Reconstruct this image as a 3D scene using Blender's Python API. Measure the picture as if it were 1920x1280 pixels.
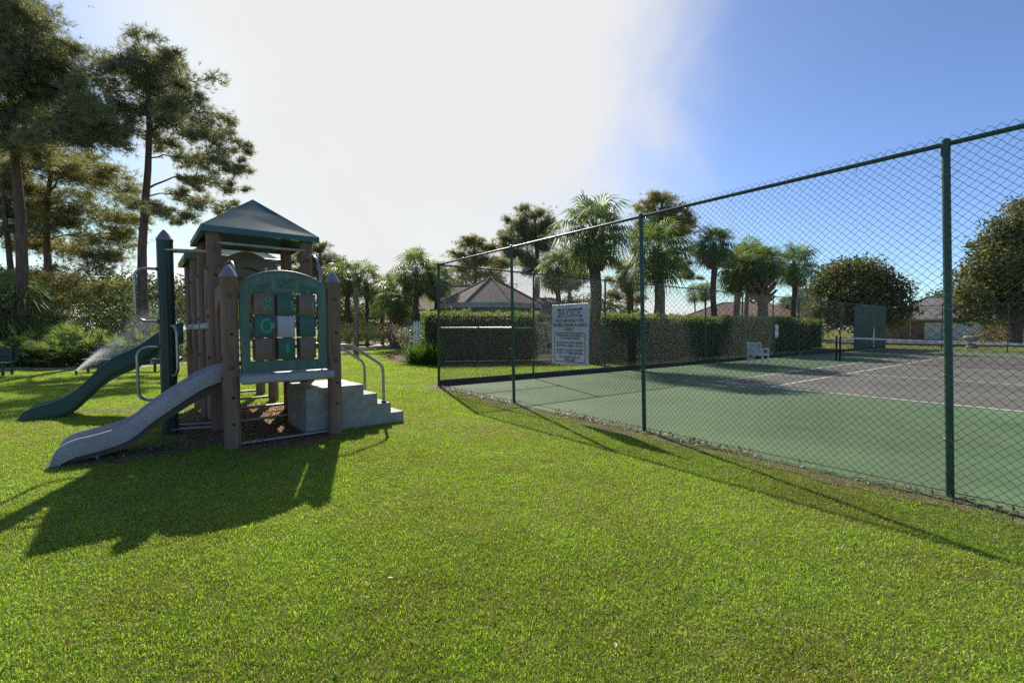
import bpy, math, random
import numpy as np
from mathutils import Vector, Matrix

random.seed(7)
rng = np.random.default_rng(7)
R = math.radians
for o in list(bpy.data.objects):
    bpy.data.objects.remove(o)
scene = bpy.context.scene
COL = scene.collection

# ------------------------------------------------------------------ camera, sky, sun, exposure
F, CX, CY, CAMH, PITCH = 850.0, 960.0, 640.0, 1.45, R(1.65)
cam_d = bpy.data.cameras.new('camera')
cam_d.sensor_width = 36.0
cam_d.lens = F * 36.0 / 1920.0
cam_d.clip_start, cam_d.clip_end = 0.05, 3000.0
cam = bpy.data.objects.new('camera', cam_d)
COL.objects.link(cam)
cam.location = (0, 0, CAMH)
cam.rotation_euler = (R(90) - PITCH, 0, 0)
scene.camera = cam

SUN_AZ, SUN_EL = R(-18.8), R(38.6)          # azimuth measured from +Y towards +X
SUN_DIR = Vector((math.sin(SUN_AZ) * math.cos(SUN_EL), math.cos(SUN_AZ) * math.cos(SUN_EL), math.sin(SUN_EL)))
world = bpy.data.worlds.new('World')
scene.world = world
world.use_nodes = True
wn, wl = world.node_tree.nodes, world.node_tree.links
wn.clear()
w_out = wn.new('ShaderNodeOutputWorld')
w_bg = wn.new('ShaderNodeBackground')
w_bg.inputs['Strength'].default_value = 0.15
sky = wn.new('ShaderNodeTexSky')
sky.sky_type = 'NISHITA'
sky.sun_disc = False
sky.sun_elevation = SUN_EL
sky.sun_rotation = SUN_AZ
sky.air_density, sky.dust_density, sky.ozone_density = 0.50, 0.6, 4.5
# thin bright cloud veil that scatters the sunlight around the sun
w_tc = wn.new('ShaderNodeTexCoord')
w_dot = wn.new('ShaderNodeVectorMath'); w_dot.operation = 'DOT_PRODUCT'
w_dot.inputs[1].default_value = Vector((-0.125, 0.708, 0.382)).normalized()
w_sq = wn.new('ShaderNodeVectorMath'); w_sq.operation = 'MULTIPLY'; w_sq.inputs[1].default_value = (1, 1, 0.55)
w_nm = wn.new('ShaderNodeVectorMath'); w_nm.operation = 'NORMALIZE'
wl.new(w_tc.outputs['Generated'], w_sq.inputs[0]); wl.new(w_sq.outputs['Vector'], w_nm.inputs[0])
wl.new(w_nm.outputs['Vector'], w_dot.inputs[0])
w_no = wn.new('ShaderNodeTexNoise')
w_no.inputs['Scale'].default_value = 3.2
w_no.inputs['Detail'].default_value = 7.0
w_no.inputs['Roughness'].default_value = 0.55
w_no.inputs['Distortion'].default_value = 0.5
wl.new(w_tc.outputs['Generated'], w_no.inputs['Vector'])
w_ma = wn.new('ShaderNodeMath'); w_ma.operation = 'MULTIPLY_ADD'
wl.new(w_no.outputs['Fac'], w_ma.inputs[0])
w_ma.inputs[1].default_value = 0.17
wl.new(w_dot.outputs['Value'], w_ma.inputs[2])
w_mr = wn.new('ShaderNodeMapRange'); w_mr.interpolation_type = 'SMOOTHSTEP'
w_mr.inputs['From Min'].default_value = 0.875
w_mr.inputs['From Max'].default_value = 1.03
wl.new(w_ma.outputs[0], w_mr.inputs['Value'])
w_mix = wn.new('ShaderNodeMix'); w_mix.data_type = 'RGBA'
wl.new(w_mr.outputs['Result'], w_mix.inputs['Factor'])
w_min = wn.new('ShaderNodeVectorMath'); w_min.operation = 'MINIMUM'      # the glare round the sun saturates
w_min.inputs[1].default_value = (3.3, 3.3, 3.3)
w_tint = wn.new('ShaderNodeVectorMath'); w_tint.operation = 'MULTIPLY'
w_tint.inputs[1].default_value = (0.62, 0.645, 0.65)
wl.new(sky.outputs['Color'], w_tint.inputs[0])
wl.new(w_tint.outputs['Vector'], w_min.inputs[0])
wl.new(w_min.outputs['Vector'], w_mix.inputs['A'])
w_mix.inputs['B'].default_value = (2.45, 2.46, 2.48, 1)
wl.new(w_mix.outputs['Result'], w_bg.inputs['Color'])
wl.new(w_bg.outputs['Background'], w_out.inputs['Surface'])

sun_d = bpy.data.lights.new('sun', 'SUN')
sun_d.energy = 3.05
sun_d.angle = R(0.55)
sun_d.color = (1.0, 0.93, 0.82)
sun = bpy.data.objects.new('sun', sun_d)
COL.objects.link(sun)
sun.rotation_euler = (-SUN_DIR).to_track_quat('-Z', 'Y').to_euler()
sun.location = (-8, 20, 25)

scene.view_settings.view_transform = 'Standard'
scene.view_settings.look = 'None'
scene.view_settings.gamma = 1.0
scene.view_settings.exposure = 1.2
scene.view_settings.use_curve_mapping = False
scene.render.engine = 'CYCLES'
scene.cycles.max_bounces = 8
scene.cycles.use_adaptive_sampling = False
scene.cycles.transparent_max_bounces = 16
scene.cycles.use_denoising = False
scene.cycles.denoiser = 'OPENIMAGEDENOISE'
scene.cycles.denoising_input_passes = 'RGB_ALBEDO_NORMAL'
scene.cycles.denoising_prefilter = 'ACCURATE'
scene.cycles.sample_clamp_indirect = 6.0


def ray(px, py):
    cx, cy = (px - CX) / F, (CY - py) / F
    return Vector((cx, math.cos(PITCH) + cy * math.sin(PITCH), cy * math.cos(PITCH) - math.sin(PITCH)))


def at(px, py, Y):
    d = ray(px, py)
    k = Y / d.y
    return Vector((d.x * k, Y, CAMH + d.z * k))


def G(px, py):
    d = ray(px, py)
    k = -CAMH / d.z
    return Vector((d.x * k, d.y * k, 0))


# ------------------------------------------------------------------ materials
MATS = {}


def new_mat(name):
    m = bpy.data.materials.new(name)
    m.use_nodes = True
    n = m.node_tree.nodes
    l = m.node_tree.links
    b = n.get('Principled BSDF')
    MATS[name] = m
    return m, n, l, b


def ramp(n, stops):
    r = n.new('ShaderNodeValToRGB')
    el = r.color_ramp.elements
    while len(el) < len(stops):
        el.new(0.5)
    for e, (p, c) in zip(el, stops):
        e.position = p
        e.color = (*c, 1)
    return r


def noise(n, l, scale, detail=4, rough=0.6, vec=None, coord='Object', stretch=None):
    tn = n.new('ShaderNodeTexNoise')
    tn.inputs['Scale'].default_value = scale
    tn.inputs['Detail'].default_value = detail
    tn.inputs['Roughness'].default_value = rough
    if vec is None:
        tc = n.new('ShaderNodeTexCoord')
        vec = tc.outputs[coord]
    if stretch:
        mp = n.new('ShaderNodeMapping')
        mp.inputs['Scale'].default_value = stretch
        l.new(vec, mp.inputs['Vector'])
        vec = mp.outputs['Vector']
    l.new(vec, tn.inputs['Vector'])
    return tn


def surf(name, c1, c2, scale=8, rough=0.6, bump=0.1, bscale=60, spec=0.5, stretch=None, metal=0.0, coord='Object', rvar=0.15, bdist=0.01, grime=0.72):
    m, n, l, b = new_mat(name)
    tn = noise(n, l, scale, 5, 0.65, coord=coord, stretch=stretch)
    r = ramp(n, [(0.3, c1), (0.7, c2)])
    l.new(tn.outputs['Fac'], r.inputs['Fac'])
    gn = noise(n, l, scale * .23 if scale < 60 else 2.5, 6, 0.7, coord=coord, stretch=stretch)
    gr = ramp(n, [(0.32, (grime, grime * .97, grime * .93)), (0.55, (1, 1, 1)), (0.75, (2 - grime * .93, 2 - grime * .94, 2 - grime * .95))])
    l.new(gn.outputs['Fac'], gr.inputs['Fac'])
    gm_ = n.new('ShaderNodeMix'); gm_.data_type = 'RGBA'; gm_.blend_type = 'MULTIPLY'; gm_.inputs['Factor'].default_value = 1
    l.new(r.outputs['Color'], gm_.inputs['A']); l.new(gr.outputs['Color'], gm_.inputs['B'])
    l.new(gm_.outputs['Result'], b.inputs['Base Color'])
    b.inputs['Metallic'].default_value = metal
    b.inputs['Specular IOR Level'].default_value = spec
    mr = n.new('ShaderNodeMapRange')
    mr.inputs['To Min'].default_value = max(0.05, rough - rvar)
    mr.inputs['To Max'].default_value = min(1, rough + rvar)
    l.new(tn.outputs['Fac'], mr.inputs['Value'])
    l.new(mr.outputs['Result'], b.inputs['Roughness'])
    if bump:
        bn = noise(n, l, bscale, 4, 0.6, coord=coord, stretch=stretch)
        bp = n.new('ShaderNodeBump')
        bp.inputs['Strength'].default_value = bump
        bp.inputs['Distance'].default_value = bdist
        l.new(bn.outputs['Fac'], bp.inputs['Height'])
        l.new(bp.outputs['Normal'], b.inputs['Normal'])
    return m


LEAF_GAIN = {'pine_needles': 2.8, 'pine_needles_gold_lit': 2.2, 'broad_leaves': 2.4, 'magnolia_leaves': 2.3, 'dead_fronds': 1, 'dry_litter': 1, 'cream_variegated_leaves': 1, 'hedge_leaves': 2.3, 'fresh_shrub_leaves': 1.0}


def leaf_mat(name, cols, trans=0.4, tgain=1.6, rough=0.45, spec=0.4, tint=(1.0, 1.05, 0.55)):
    m, n, l, b = new_mat(name)
    geo = n.new('ShaderNodeNewGeometry')
    cols = [tuple(min(.6, ch * LEAF_GAIN.get(name, 2.0)) for ch in c) for c in cols]
    k = len(cols)
    r = ramp(n, [(i / max(1, k - 1), c) for i, c in enumerate(cols)])
    l.new(geo.outputs['Random Per Island'], r.inputs['Fac'])
    l.new(r.outputs['Color'], b.inputs['Base Color'])
    b.inputs['Roughness'].default_value = rough
    b.inputs['Specular IOR Level'].default_value = spec
    t = n.new('ShaderNodeBsdfTranslucent')
    mul = n.new('ShaderNodeMix'); mul.data_type = 'RGBA'; mul.blend_type = 'MULTIPLY'
    mul.inputs['Factor'].default_value = 1
    l.new(r.outputs['Color'], mul.inputs['A'])
    mul.inputs['B'].default_value = (tgain * tint[0], tgain * tint[1], tgain * tint[2], 1)
    l.new(mul.outputs['Result'], t.inputs['Color'])
    mx = n.new('ShaderNodeMixShader')
    mx.inputs['Fac'].default_value = trans
    l.new(b.outputs['BSDF'], mx.inputs[1])
    l.new(t.outputs['BSDF'], mx.inputs[2])
    l.new(mx.outputs['Shader'], n['Material Output'].inputs['Surface'])
    return m


# ground materials
def lawn_mat():
    m, n, l, b = new_mat('lawn')
    geo = n.new('ShaderNodeNewGeometry')
    big = noise(n, l, 0.35, 4, 0.6, vec=geo.outputs['Position'])
    fine = noise(n, l, 28, 6, 0.75, vec=geo.outputs['Position'])
    r1 = ramp(n, [(0.30, (0.13, 0.120, 0.045)), (0.5, (0.185, 0.195, 0.040)), (0.72, (0.28, 0.28, 0.055))])
    l.new(fine.outputs['Fac'], r1.inputs['Fac'])
    r2 = ramp(n, [(0.35, (0.80, 0.78, 0.8)), (0.65, (1.12, 1.1, 1.0))])
    l.new(big.outputs['Fac'], r2.inputs['Fac'])
    mul = n.new('ShaderNodeMix'); mul.data_type = 'RGBA'; mul.blend_type = 'MULTIPLY'
    mul.inputs['Factor'].default_value = 1
    l.new(r1.outputs['Color'], mul.inputs['A'])
    l.new(r2.outputs['Color'], mul.inputs['B'])
    l.new(mul.outputs['Result'], b.inputs['Base Color'])
    b.inputs['Roughness'].default_value = 0.9
    b.inputs['Specular IOR Level'].default_value = 0.1
    bp = n.new('ShaderNodeBump')
    bp.inputs['Strength'].default_value = 0.8
    bp.inputs['Distance'].default_value = 0.03
    l.new(fine.outputs['Fac'], bp.inputs['Height'])
    l.new(bp.outputs['Normal'], b.inputs['Normal'])
    return m


def grass_mat():
    m, n, l, b = new_mat('grass_blade')
    at_ = n.new('ShaderNodeAttribute'); at_.attribute_name = 'Col'
    geo = n.new('ShaderNodeNewGeometry')
    big = noise(n, l, 0.9, 4, 0.65, vec=geo.outputs['Position'])
    oi = n.new('ShaderNodeObjectInfo')
    r2 = ramp(n, [(0.33, (0.98, 0.78, 0.95)), (0.48, (0.99, 0.95, 0.95)), (0.68, (1.15, 1.15, 0.9))])
    l.new(big.outputs['Fac'], r2.inputs['Fac'])
    mul = n.new('ShaderNodeMix'); mul.data_type = 'RGBA'; mul.blend_type = 'MULTIPLY'
    mul.inputs['Factor'].default_value = 1
    l.new(at_.outputs['Color'], mul.inputs['A'])
    l.new(r2.outputs['Color'], mul.inputs['B'])
    hs = n.new('ShaderNodeHueSaturation')
    mr = n.new('ShaderNodeMapRange')
    mr.inputs['To Min'].default_value = 0.82
    mr.inputs['To Max'].default_value = 1.18
    l.new(oi.outputs['Random'], mr.inputs['Value'])
    l.new(mr.outputs['Result'], hs.inputs['Value'])
    l.new(mul.outputs['Result'], hs.inputs['Color'])
    l.new(hs.outputs['Color'], b.inputs['Base Color'])
    b.inputs['Roughness'].default_value = 0.42
    b.inputs['Specular IOR Level'].default_value = 0.5
    t = n.new('ShaderNodeBsdfTranslucent')
    g = n.new('ShaderNodeMix'); g.data_type = 'RGBA'; g.blend_type = 'MULTIPLY'
    g.inputs['Factor'].default_value = 1
    l.new(hs.outputs['Color'], g.inputs['A'])
    g.inputs['B'].default_value = (1.65, 1.85, 0.8, 1)
    l.new(g.outputs['Result'], t.inputs['Color'])
    mx = n.new('ShaderNodeMixShader'); mx.inputs['Fac'].default_value = 0.5
    l.new(b.outputs['BSDF'], mx.inputs[1])
    l.new(t.outputs['BSDF'], mx.inputs[2])
    l.new(mx.outputs['Shader'], n['Material Output'].inputs['Surface'])
    return m


M_lawn = lawn_mat()
M_grass = grass_mat()
M_court_green = surf('court_green', (0.078, 0.138, 0.056), (0.102, 0.166, 0.074), 0.9, 0.75, 0.25, 350, 0.3, coord='Object', bdist=0.002)
M_court_brown = surf('court_brown', (0.110, 0.103, 0.084), (0.142, 0.134, 0.110), 0.9, 0.75, 0.25, 350, 0.3, bdist=0.002)
for m_ in (M_court_green, M_court_brown):
    n, l = m_.node_tree.nodes, m_.node_tree.links
    b = n['Principled BSDF']; src = b.inputs['Base Color'].links[0].from_socket
    geo = n.new('ShaderNodeNewGeometry')
    st = noise(n, l, 0.55, 7, 0.72, vec=geo.outputs['Position'])
    sr = ramp(n, [(0.34, (0.80, 0.80, 0.78)), (0.48, (0.97, 0.97, 0.97)), (0.62, (1.05, 1.05, 1.05)), (0.78, (1.16, 1.15, 1.12))])
    l.new(st.outputs['Fac'], sr.inputs['Fac'])
    sp = noise(n, l, 7.0, 3, 0.5, vec=geo.outputs['Position'])
    pr_ = ramp(n, [(0.27, (0.72, 0.72, 0.72)), (0.33, (1, 1, 1))])
    l.new(sp.outputs['Fac'], pr_.inputs['Fac'])
    for q in (sr, pr_):
        mu = n.new('ShaderNodeMix'); mu.data_type = 'RGBA'; mu.blend_type = 'MULTIPLY'; mu.inputs['Factor'].default_value = 1
        l.new(src, mu.inputs['A']); l.new(q.outputs['Color'], mu.inputs['B']); src = mu.outputs['Result']
    l.new(src, b.inputs['Base Color'])
M_line = surf('court_line_paint', (0.62, 0.61, 0.58), (0.76, 0.75, 0.72), 6, 0.7, 0.1, 200)
M_mulch = surf('pine_straw_mulch', (0.10, 0.060, 0.045), (0.24, 0.155, 0.115), 14, 0.95, 1.0, 45, 0.1, bdist=0.05)
M_chips = surf('wood_chip_ground', (0.16, 0.075, 0.045), (0.36, 0.19, 0.115), 22, 0.95, 1.0, 60, 0.1, bdist=0.03)
M_dirt = surf('dry_dirt', (0.12, 0.095, 0.06), (0.22, 0.17, 0.11), 9, 0.95, 0.8, 50, 0.1, bdist=0.02)
M_conc = surf('path_concrete', (0.36, 0.33, 0.29), (0.46, 0.43, 0.38), 4, 0.85, 0.2, 120)
M_road = surf('road_asphalt', (0.20, 0.165, 0.14), (0.27, 0.23, 0.20), 3, 0.9, 0.2, 120)
# playground
M_post = surf('brown_plastic_post', (0.190, 0.116, 0.080), (0.275, 0.172, 0.122), 5, 0.65, 0.15, 40, 0.2, stretch=(3, 3, 0.5))
M_gpost = surf('green_plastic_post', (0.014, 0.036, 0.026), (0.022, 0.052, 0.038), 6, 0.5, 0.1, 40, 0.5, stretch=(3, 3, 0.5))
M_cap = surf('grey_cap_plastic', (0.17, 0.15, 0.18), (0.25, 0.22, 0.26), 12, 0.5, 0.1, 80)
M_roof = surf('teal_roof_plastic', (0.050, 0.118, 0.115), (0.074, 0.148, 0.142), 3, 0.17, 0.02, 20, 0.22, rvar=0.03)
M_panel = surf('teal_panel_plastic', (0.060, 0.128, 0.094), (0.108, 0.185, 0.140), 9, 0.5, 0.12, 50, 0.5, stretch=(6, 6, 0.8))
M_gslide = surf('green_slide_plastic', (0.016, 0.060, 0.036), (0.030, 0.094, 0.058), 7, 0.42, 0.2, 25, 0.4)
M_slide = surf('speckled_grey_slide_plastic', (0.235, 0.208, 0.212), (0.470, 0.425, 0.430), 75, 0.5, 0.10, 90, 0.45)
M_slide_under = surf('brown_slide_underside', (0.085, 0.058, 0.048), (0.13, 0.09, 0.075), 8, 0.6, 0.1, 60)
M_bench = surf('grey_counter_plastic', (0.30, 0.285, 0.31), (0.42, 0.40, 0.43), 90, 0.5, 0.08, 150)
M_step = surf('grey_green_step_plastic', (0.26, 0.255, 0.215), (0.36, 0.35, 0.30), 40, 0.55, 0.1, 120)
M_pipe = surf('weathered_steel_pipe', (0.30, 0.28, 0.26), (0.42, 0.40, 0.38), 14, 0.35, 0.05, 80, 0.5, metal=0.75)
M_deck = surf('deck_coating', (0.30, 0.30, 0.28), (0.42, 0.42, 0.40), 14, 0.6, 0.1, 80)
M_letter = surf('teal_raised_letter', (0.044, 0.098, 0.073), (0.092, 0.160, 0.122), 30, 0.6, 0.1, 60)
M_bolt = surf('rusty_bolt', (0.11, 0.035, 0.022), (0.20, 0.075, 0.045), 40, 0.7, 0.2, 90)
M_hole = surf('dark_socket', (0.006, 0.005, 0.005), (0.012, 0.010, 0.010), 20, 0.9, 0)
M_arch = surf('taupe_arch_plastic', (0.155, 0.130, 0.110), (0.205, 0.175, 0.150), 10, 0.5, 0.08, 60)
M_tile_b = surf('brown_tile_plastic', (0.15, 0.095, 0.070), (0.20, 0.13, 0.098), 10, 0.5, 0.06, 80)
M_tile_g = surf('green_tile_plastic', (0.026, 0.090, 0.070), (0.040, 0.12, 0.093), 10, 0.5, 0.06, 80)
M_tile_w = surf('lavender_tile_plastic', (0.36, 0.335, 0.39), (0.43, 0.40, 0.455), 10, 0.5, 0.06, 80)
M_mark = surf('green_tile_paint', (0.008, 0.30, 0.155), (0.012, 0.36, 0.185), 10, 0.5, 0)
M_bubble, _n, _l, _b = new_mat('olive_bubble_plastic')
_b.inputs['Base Color'].default_value = (0.30, 0.27, 0.07, 1)
_b.inputs['Roughness'].default_value = 0.3
_t = _n.new('ShaderNodeBsdfTranslucent'); _t.inputs['Color'].default_value = (0.42, 0.38, 0.12, 1)
_m = _n.new('ShaderNodeMixShader'); _m.inputs['Fac'].default_value = 0.6
_l.new(_b.outputs['BSDF'], _m.inputs[1]); _l.new(_t.outputs['BSDF'], _m.inputs[2])
_l.new(_m.outputs['Shader'], _n['Material Output'].inputs['Surface'])
# fence and court furniture
M_fence = surf('green_fence_paint', (0.016, 0.062, 0.038), (0.028, 0.086, 0.054), 9, 0.4, 0.06, 60, 0.5)
M_wire = surf('green_vinyl_wire', (0.048, 0.062, 0.044), (0.085, 0.092, 0.068), 30, 0.62, 0, spec=0.25)
M_board = surf('dark_kickboard', (0.035, 0.038, 0.030), (0.070, 0.070, 0.056), 6, 0.8, 0.2, 60)
M_screen = surf('green_windscreen_fabric', (0.058, 0.090, 0.060), (0.078, 0.115, 0.078), 5, 0.8, 0.2, 90)
M_white = surf('white_paint', (0.66, 0.66, 0.66), (0.78, 0.78, 0.78), 12, 0.5, 0.05, 60)
M_sign = surf('sign_panel_paint', (0.50, 0.50, 0.53), (0.58, 0.58, 0.61), 3, 0.45, 0.02, 40)
M_ink = surf('black_sign_ink', (0.02, 0.02, 0.022), (0.035, 0.035, 0.037), 20, 0.6, 0)
M_net = surf('black_net_cord', (0.012, 0.012, 0.012), (0.02, 0.02, 0.02), 20, 0.8, 0)
M_benchg = surf('dark_green_bench', (0.012, 0.045, 0.038), (0.02, 0.065, 0.055), 10, 0.5, 0.1, 60)
M_wood = surf('weathered_wood_pole', (0.20, 0.14, 0.09), (0.32, 0.23, 0.16), 6, 0.85, 0.4, 40, stretch=(3, 3, 0.3))
M_red = surf('red_paint', (0.35, 0.03, 0.02), (0.45, 0.05, 0.03), 10, 0.5, 0)
# vegetation
M_bark = surf('pine_bark', (0.085, 0.056, 0.046), (0.24, 0.165, 0.135), 5, 0.95, 1.0, 9, 0.1, stretch=(2.2, 2.2, 0.45), bdist=0.06)
M_pbark = surf('palm_bark', (0.085, 0.056, 0.042), (0.19, 0.132, 0.100), 6, 0.95, 1.0, 12, 0.1, stretch=(1, 1, 2.5), bdist=0.05)
M_boot = surf('palm_boots', (0.16, 0.085, 0.045), (0.33, 0.19, 0.11), 6, 0.9, 0.5, 30, 0.1)
M_pine = leaf_mat('pine_needles', [(0.034, 0.045, 0.022), (0.058, 0.070, 0.034), (0.082, 0.085, 0.046), (0.10, 0.085, 0.058)], 0.45, 1.7, tint=(1.0, 1.0, 0.72))
M_pine_goldlit = leaf_mat('pine_needles_gold_lit', [(0.045, 0.055, 0.016), (0.085, 0.085, 0.026), (0.115, 0.115, 0.045), (0.14, 0.11, 0.06)], 0.45, 1.7, tint=(1.0, 0.97, 0.68))  # lit copy of the needles: golden sunlight is put into their colour
M_palm = leaf_mat('palm_fronds', [(0.035, 0.060, 0.022), (0.060, 0.090, 0.030), (0.090, 0.115, 0.042), (0.11, 0.12, 0.05)], 0.38, 1.7, rough=0.5, spec=0.15)
M_dead = leaf_mat('dead_fronds', [(0.16, 0.10, 0.055), (0.25, 0.17, 0.10), (0.32, 0.24, 0.15)], 0.35, 1.2, tint=(1, 0.9, 0.7))
M_magn = leaf_mat('magnolia_leaves', [(0.022, 0.034, 0.014), (0.042, 0.054, 0.020), (0.062, 0.068, 0.028), (0.12, 0.082, 0.044)], 0.32, 1.7, rough=0.55, spec=0.15)
M_broad = leaf_mat('broad_leaves', [(0.026, 0.040, 0.015), (0.050, 0.065, 0.024), (0.080, 0.085, 0.035)], 0.22, 1.4, rough=0.6, spec=0.12)
M_hedge = leaf_mat('hedge_leaves', [(0.038, 0.055, 0.020), (0.065, 0.085, 0.028), (0.095, 0.105, 0.034)], 0.45, 2.2)
M_hedge_core = surf('hedge_twigs', (0.045, 0.045, 0.028), (0.075, 0.070, 0.045), 12, 0.95, 0.5, 30, 0.1)
M_hedge_b = leaf_mat('brown_hedge_leaves', [(0.060, 0.045, 0.030), (0.10, 0.075, 0.05), (0.09, 0.09, 0.04)], 0.35, 1.8)
M_palmetto = leaf_mat('palmetto_fans', [(0.030, 0.060, 0.020), (0.055, 0.095, 0.028), (0.10, 0.12, 0.045), (0.15, 0.13, 0.07)], 0.36, 1.7, rough=0.5, spec=0.15)
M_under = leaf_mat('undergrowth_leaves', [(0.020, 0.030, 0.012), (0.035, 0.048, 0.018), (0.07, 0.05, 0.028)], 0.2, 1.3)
M_fresh = leaf_mat('fresh_shrub_leaves', [(0.05, 0.10, 0.018), (0.08, 0.15, 0.025), (0.11, 0.17, 0.04)], 0.45, 1.9)
M_varie = leaf_mat('cream_variegated_leaves', [(0.10, 0.13, 0.05), (0.34, 0.33, 0.22), (0.50, 0.48, 0.36)], 0.35, 1.2, tint=(1, 1, 0.8))
M_purple = leaf_mat('purple_shrub_leaves', [(0.035, 0.018, 0.025), (0.06, 0.03, 0.04)], 0.3, 1.4, tint=(1, 0.7, 0.8))
M_dry = leaf_mat('dry_litter', [(0.12, 0.07, 0.04), (0.20, 0.12, 0.07), (0.30, 0.20, 0.12), (0.26, 0.12, 0.07)], 0.2, 1.2, tint=(1, 0.9, 0.7))
# buildings
M_shingle = surf('brown_roof_shingle', (0.155, 0.118, 0.100), (0.27, 0.215, 0.185), 9, 0.9, 0.7, 26, 0.2, bdist=0.03)
M_shingle_g = surf('grey_roof_shingle', (0.20, 0.175, 0.165), (0.29, 0.26, 0.245), 5, 0.9, 0.4, 22, 0.2, bdist=0.03)
M_shingle_r = surf('red_roof_shingle', (0.17, 0.110, 0.088), (0.25, 0.165, 0.135), 5, 0.9, 0.4, 22, 0.2, bdist=0.03)
M_wall = surf('sage_siding', (0.20, 0.225, 0.215), (0.25, 0.275, 0.262), 2, 0.8, 0.05, 40)
M_fascia = surf('pale_fascia', (0.34, 0.36, 0.34), (0.42, 0.44, 0.42), 3, 0.7, 0.03, 40)
M_brick = surf('red_brown_wall', (0.20, 0.135, 0.105), (0.28, 0.19, 0.15), 5, 0.9, 0.2, 40)
M_tan = surf('tan_wall', (0.32, 0.27, 0.22), (0.40, 0.34, 0.28), 3, 0.9, 0.05, 40)
M_glass = surf('dark_window_glass', (0.02, 0.025, 0.03), (0.03, 0.035, 0.04), 3, 0.1, 0, spec=0.8, rvar=0.03)
M_pinkwall = surf('pink_tower_wall', (0.36, 0.29, 0.29), (0.42, 0.35, 0.35), 0.1, 0.9, 0)
M_urn = surf('grey_concrete_urn', (0.26, 0.25, 0.24), (0.36, 0.35, 0.33), 9, 0.9, 0.3, 50)
M_cloud_water, _n, _l, _b = new_mat('water_drops')
_n.remove(_b)
_tr = _n.new('ShaderNodeBsdfTransparent')
_tl = _n.new('ShaderNodeBsdfTranslucent'); _tl.inputs['Color'].default_value = (0.9, 0.92, 0.95, 1)
_m = _n.new('ShaderNodeMixShader'); _m.inputs['Fac'].default_value = 0.35
_l.new(_tr.outputs['BSDF'], _m.inputs[1]); _l.new(_tl.outputs['BSDF'], _m.inputs[2])
_l.new(_m.outputs['Shader'], _n['Material Output'].inputs['Surface'])


# ------------------------------------------------------------------ mesh helpers
def mesh_np(name, V, Fc, mat=None, smooth=False):
    V = np.asarray(V, dtype=np.float32).reshape(-1, 3)
    Fc = np.asarray(Fc, dtype=np.int32)
    k = Fc.shape[1]
    me = bpy.data.meshes.new(name)
    me.vertices.add(len(V)); me.vertices.foreach_set('co', V.ravel())
    me.loops.add(Fc.size); me.loops.foreach_set('vertex_index', Fc.ravel())
    me.polygons.add(len(Fc))
    me.polygons.foreach_set('loop_start', np.arange(0, Fc.size, k, dtype=np.int32))
    me.polygons.foreach_set('loop_total', np.full(len(Fc), k, dtype=np.int32))
    if smooth:
        me.polygons.foreach_set('use_smooth', np.ones(len(Fc), dtype=bool))
    me.update(calc_edges=True)
    if mat: me.materials.append(mat)
    return me


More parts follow.
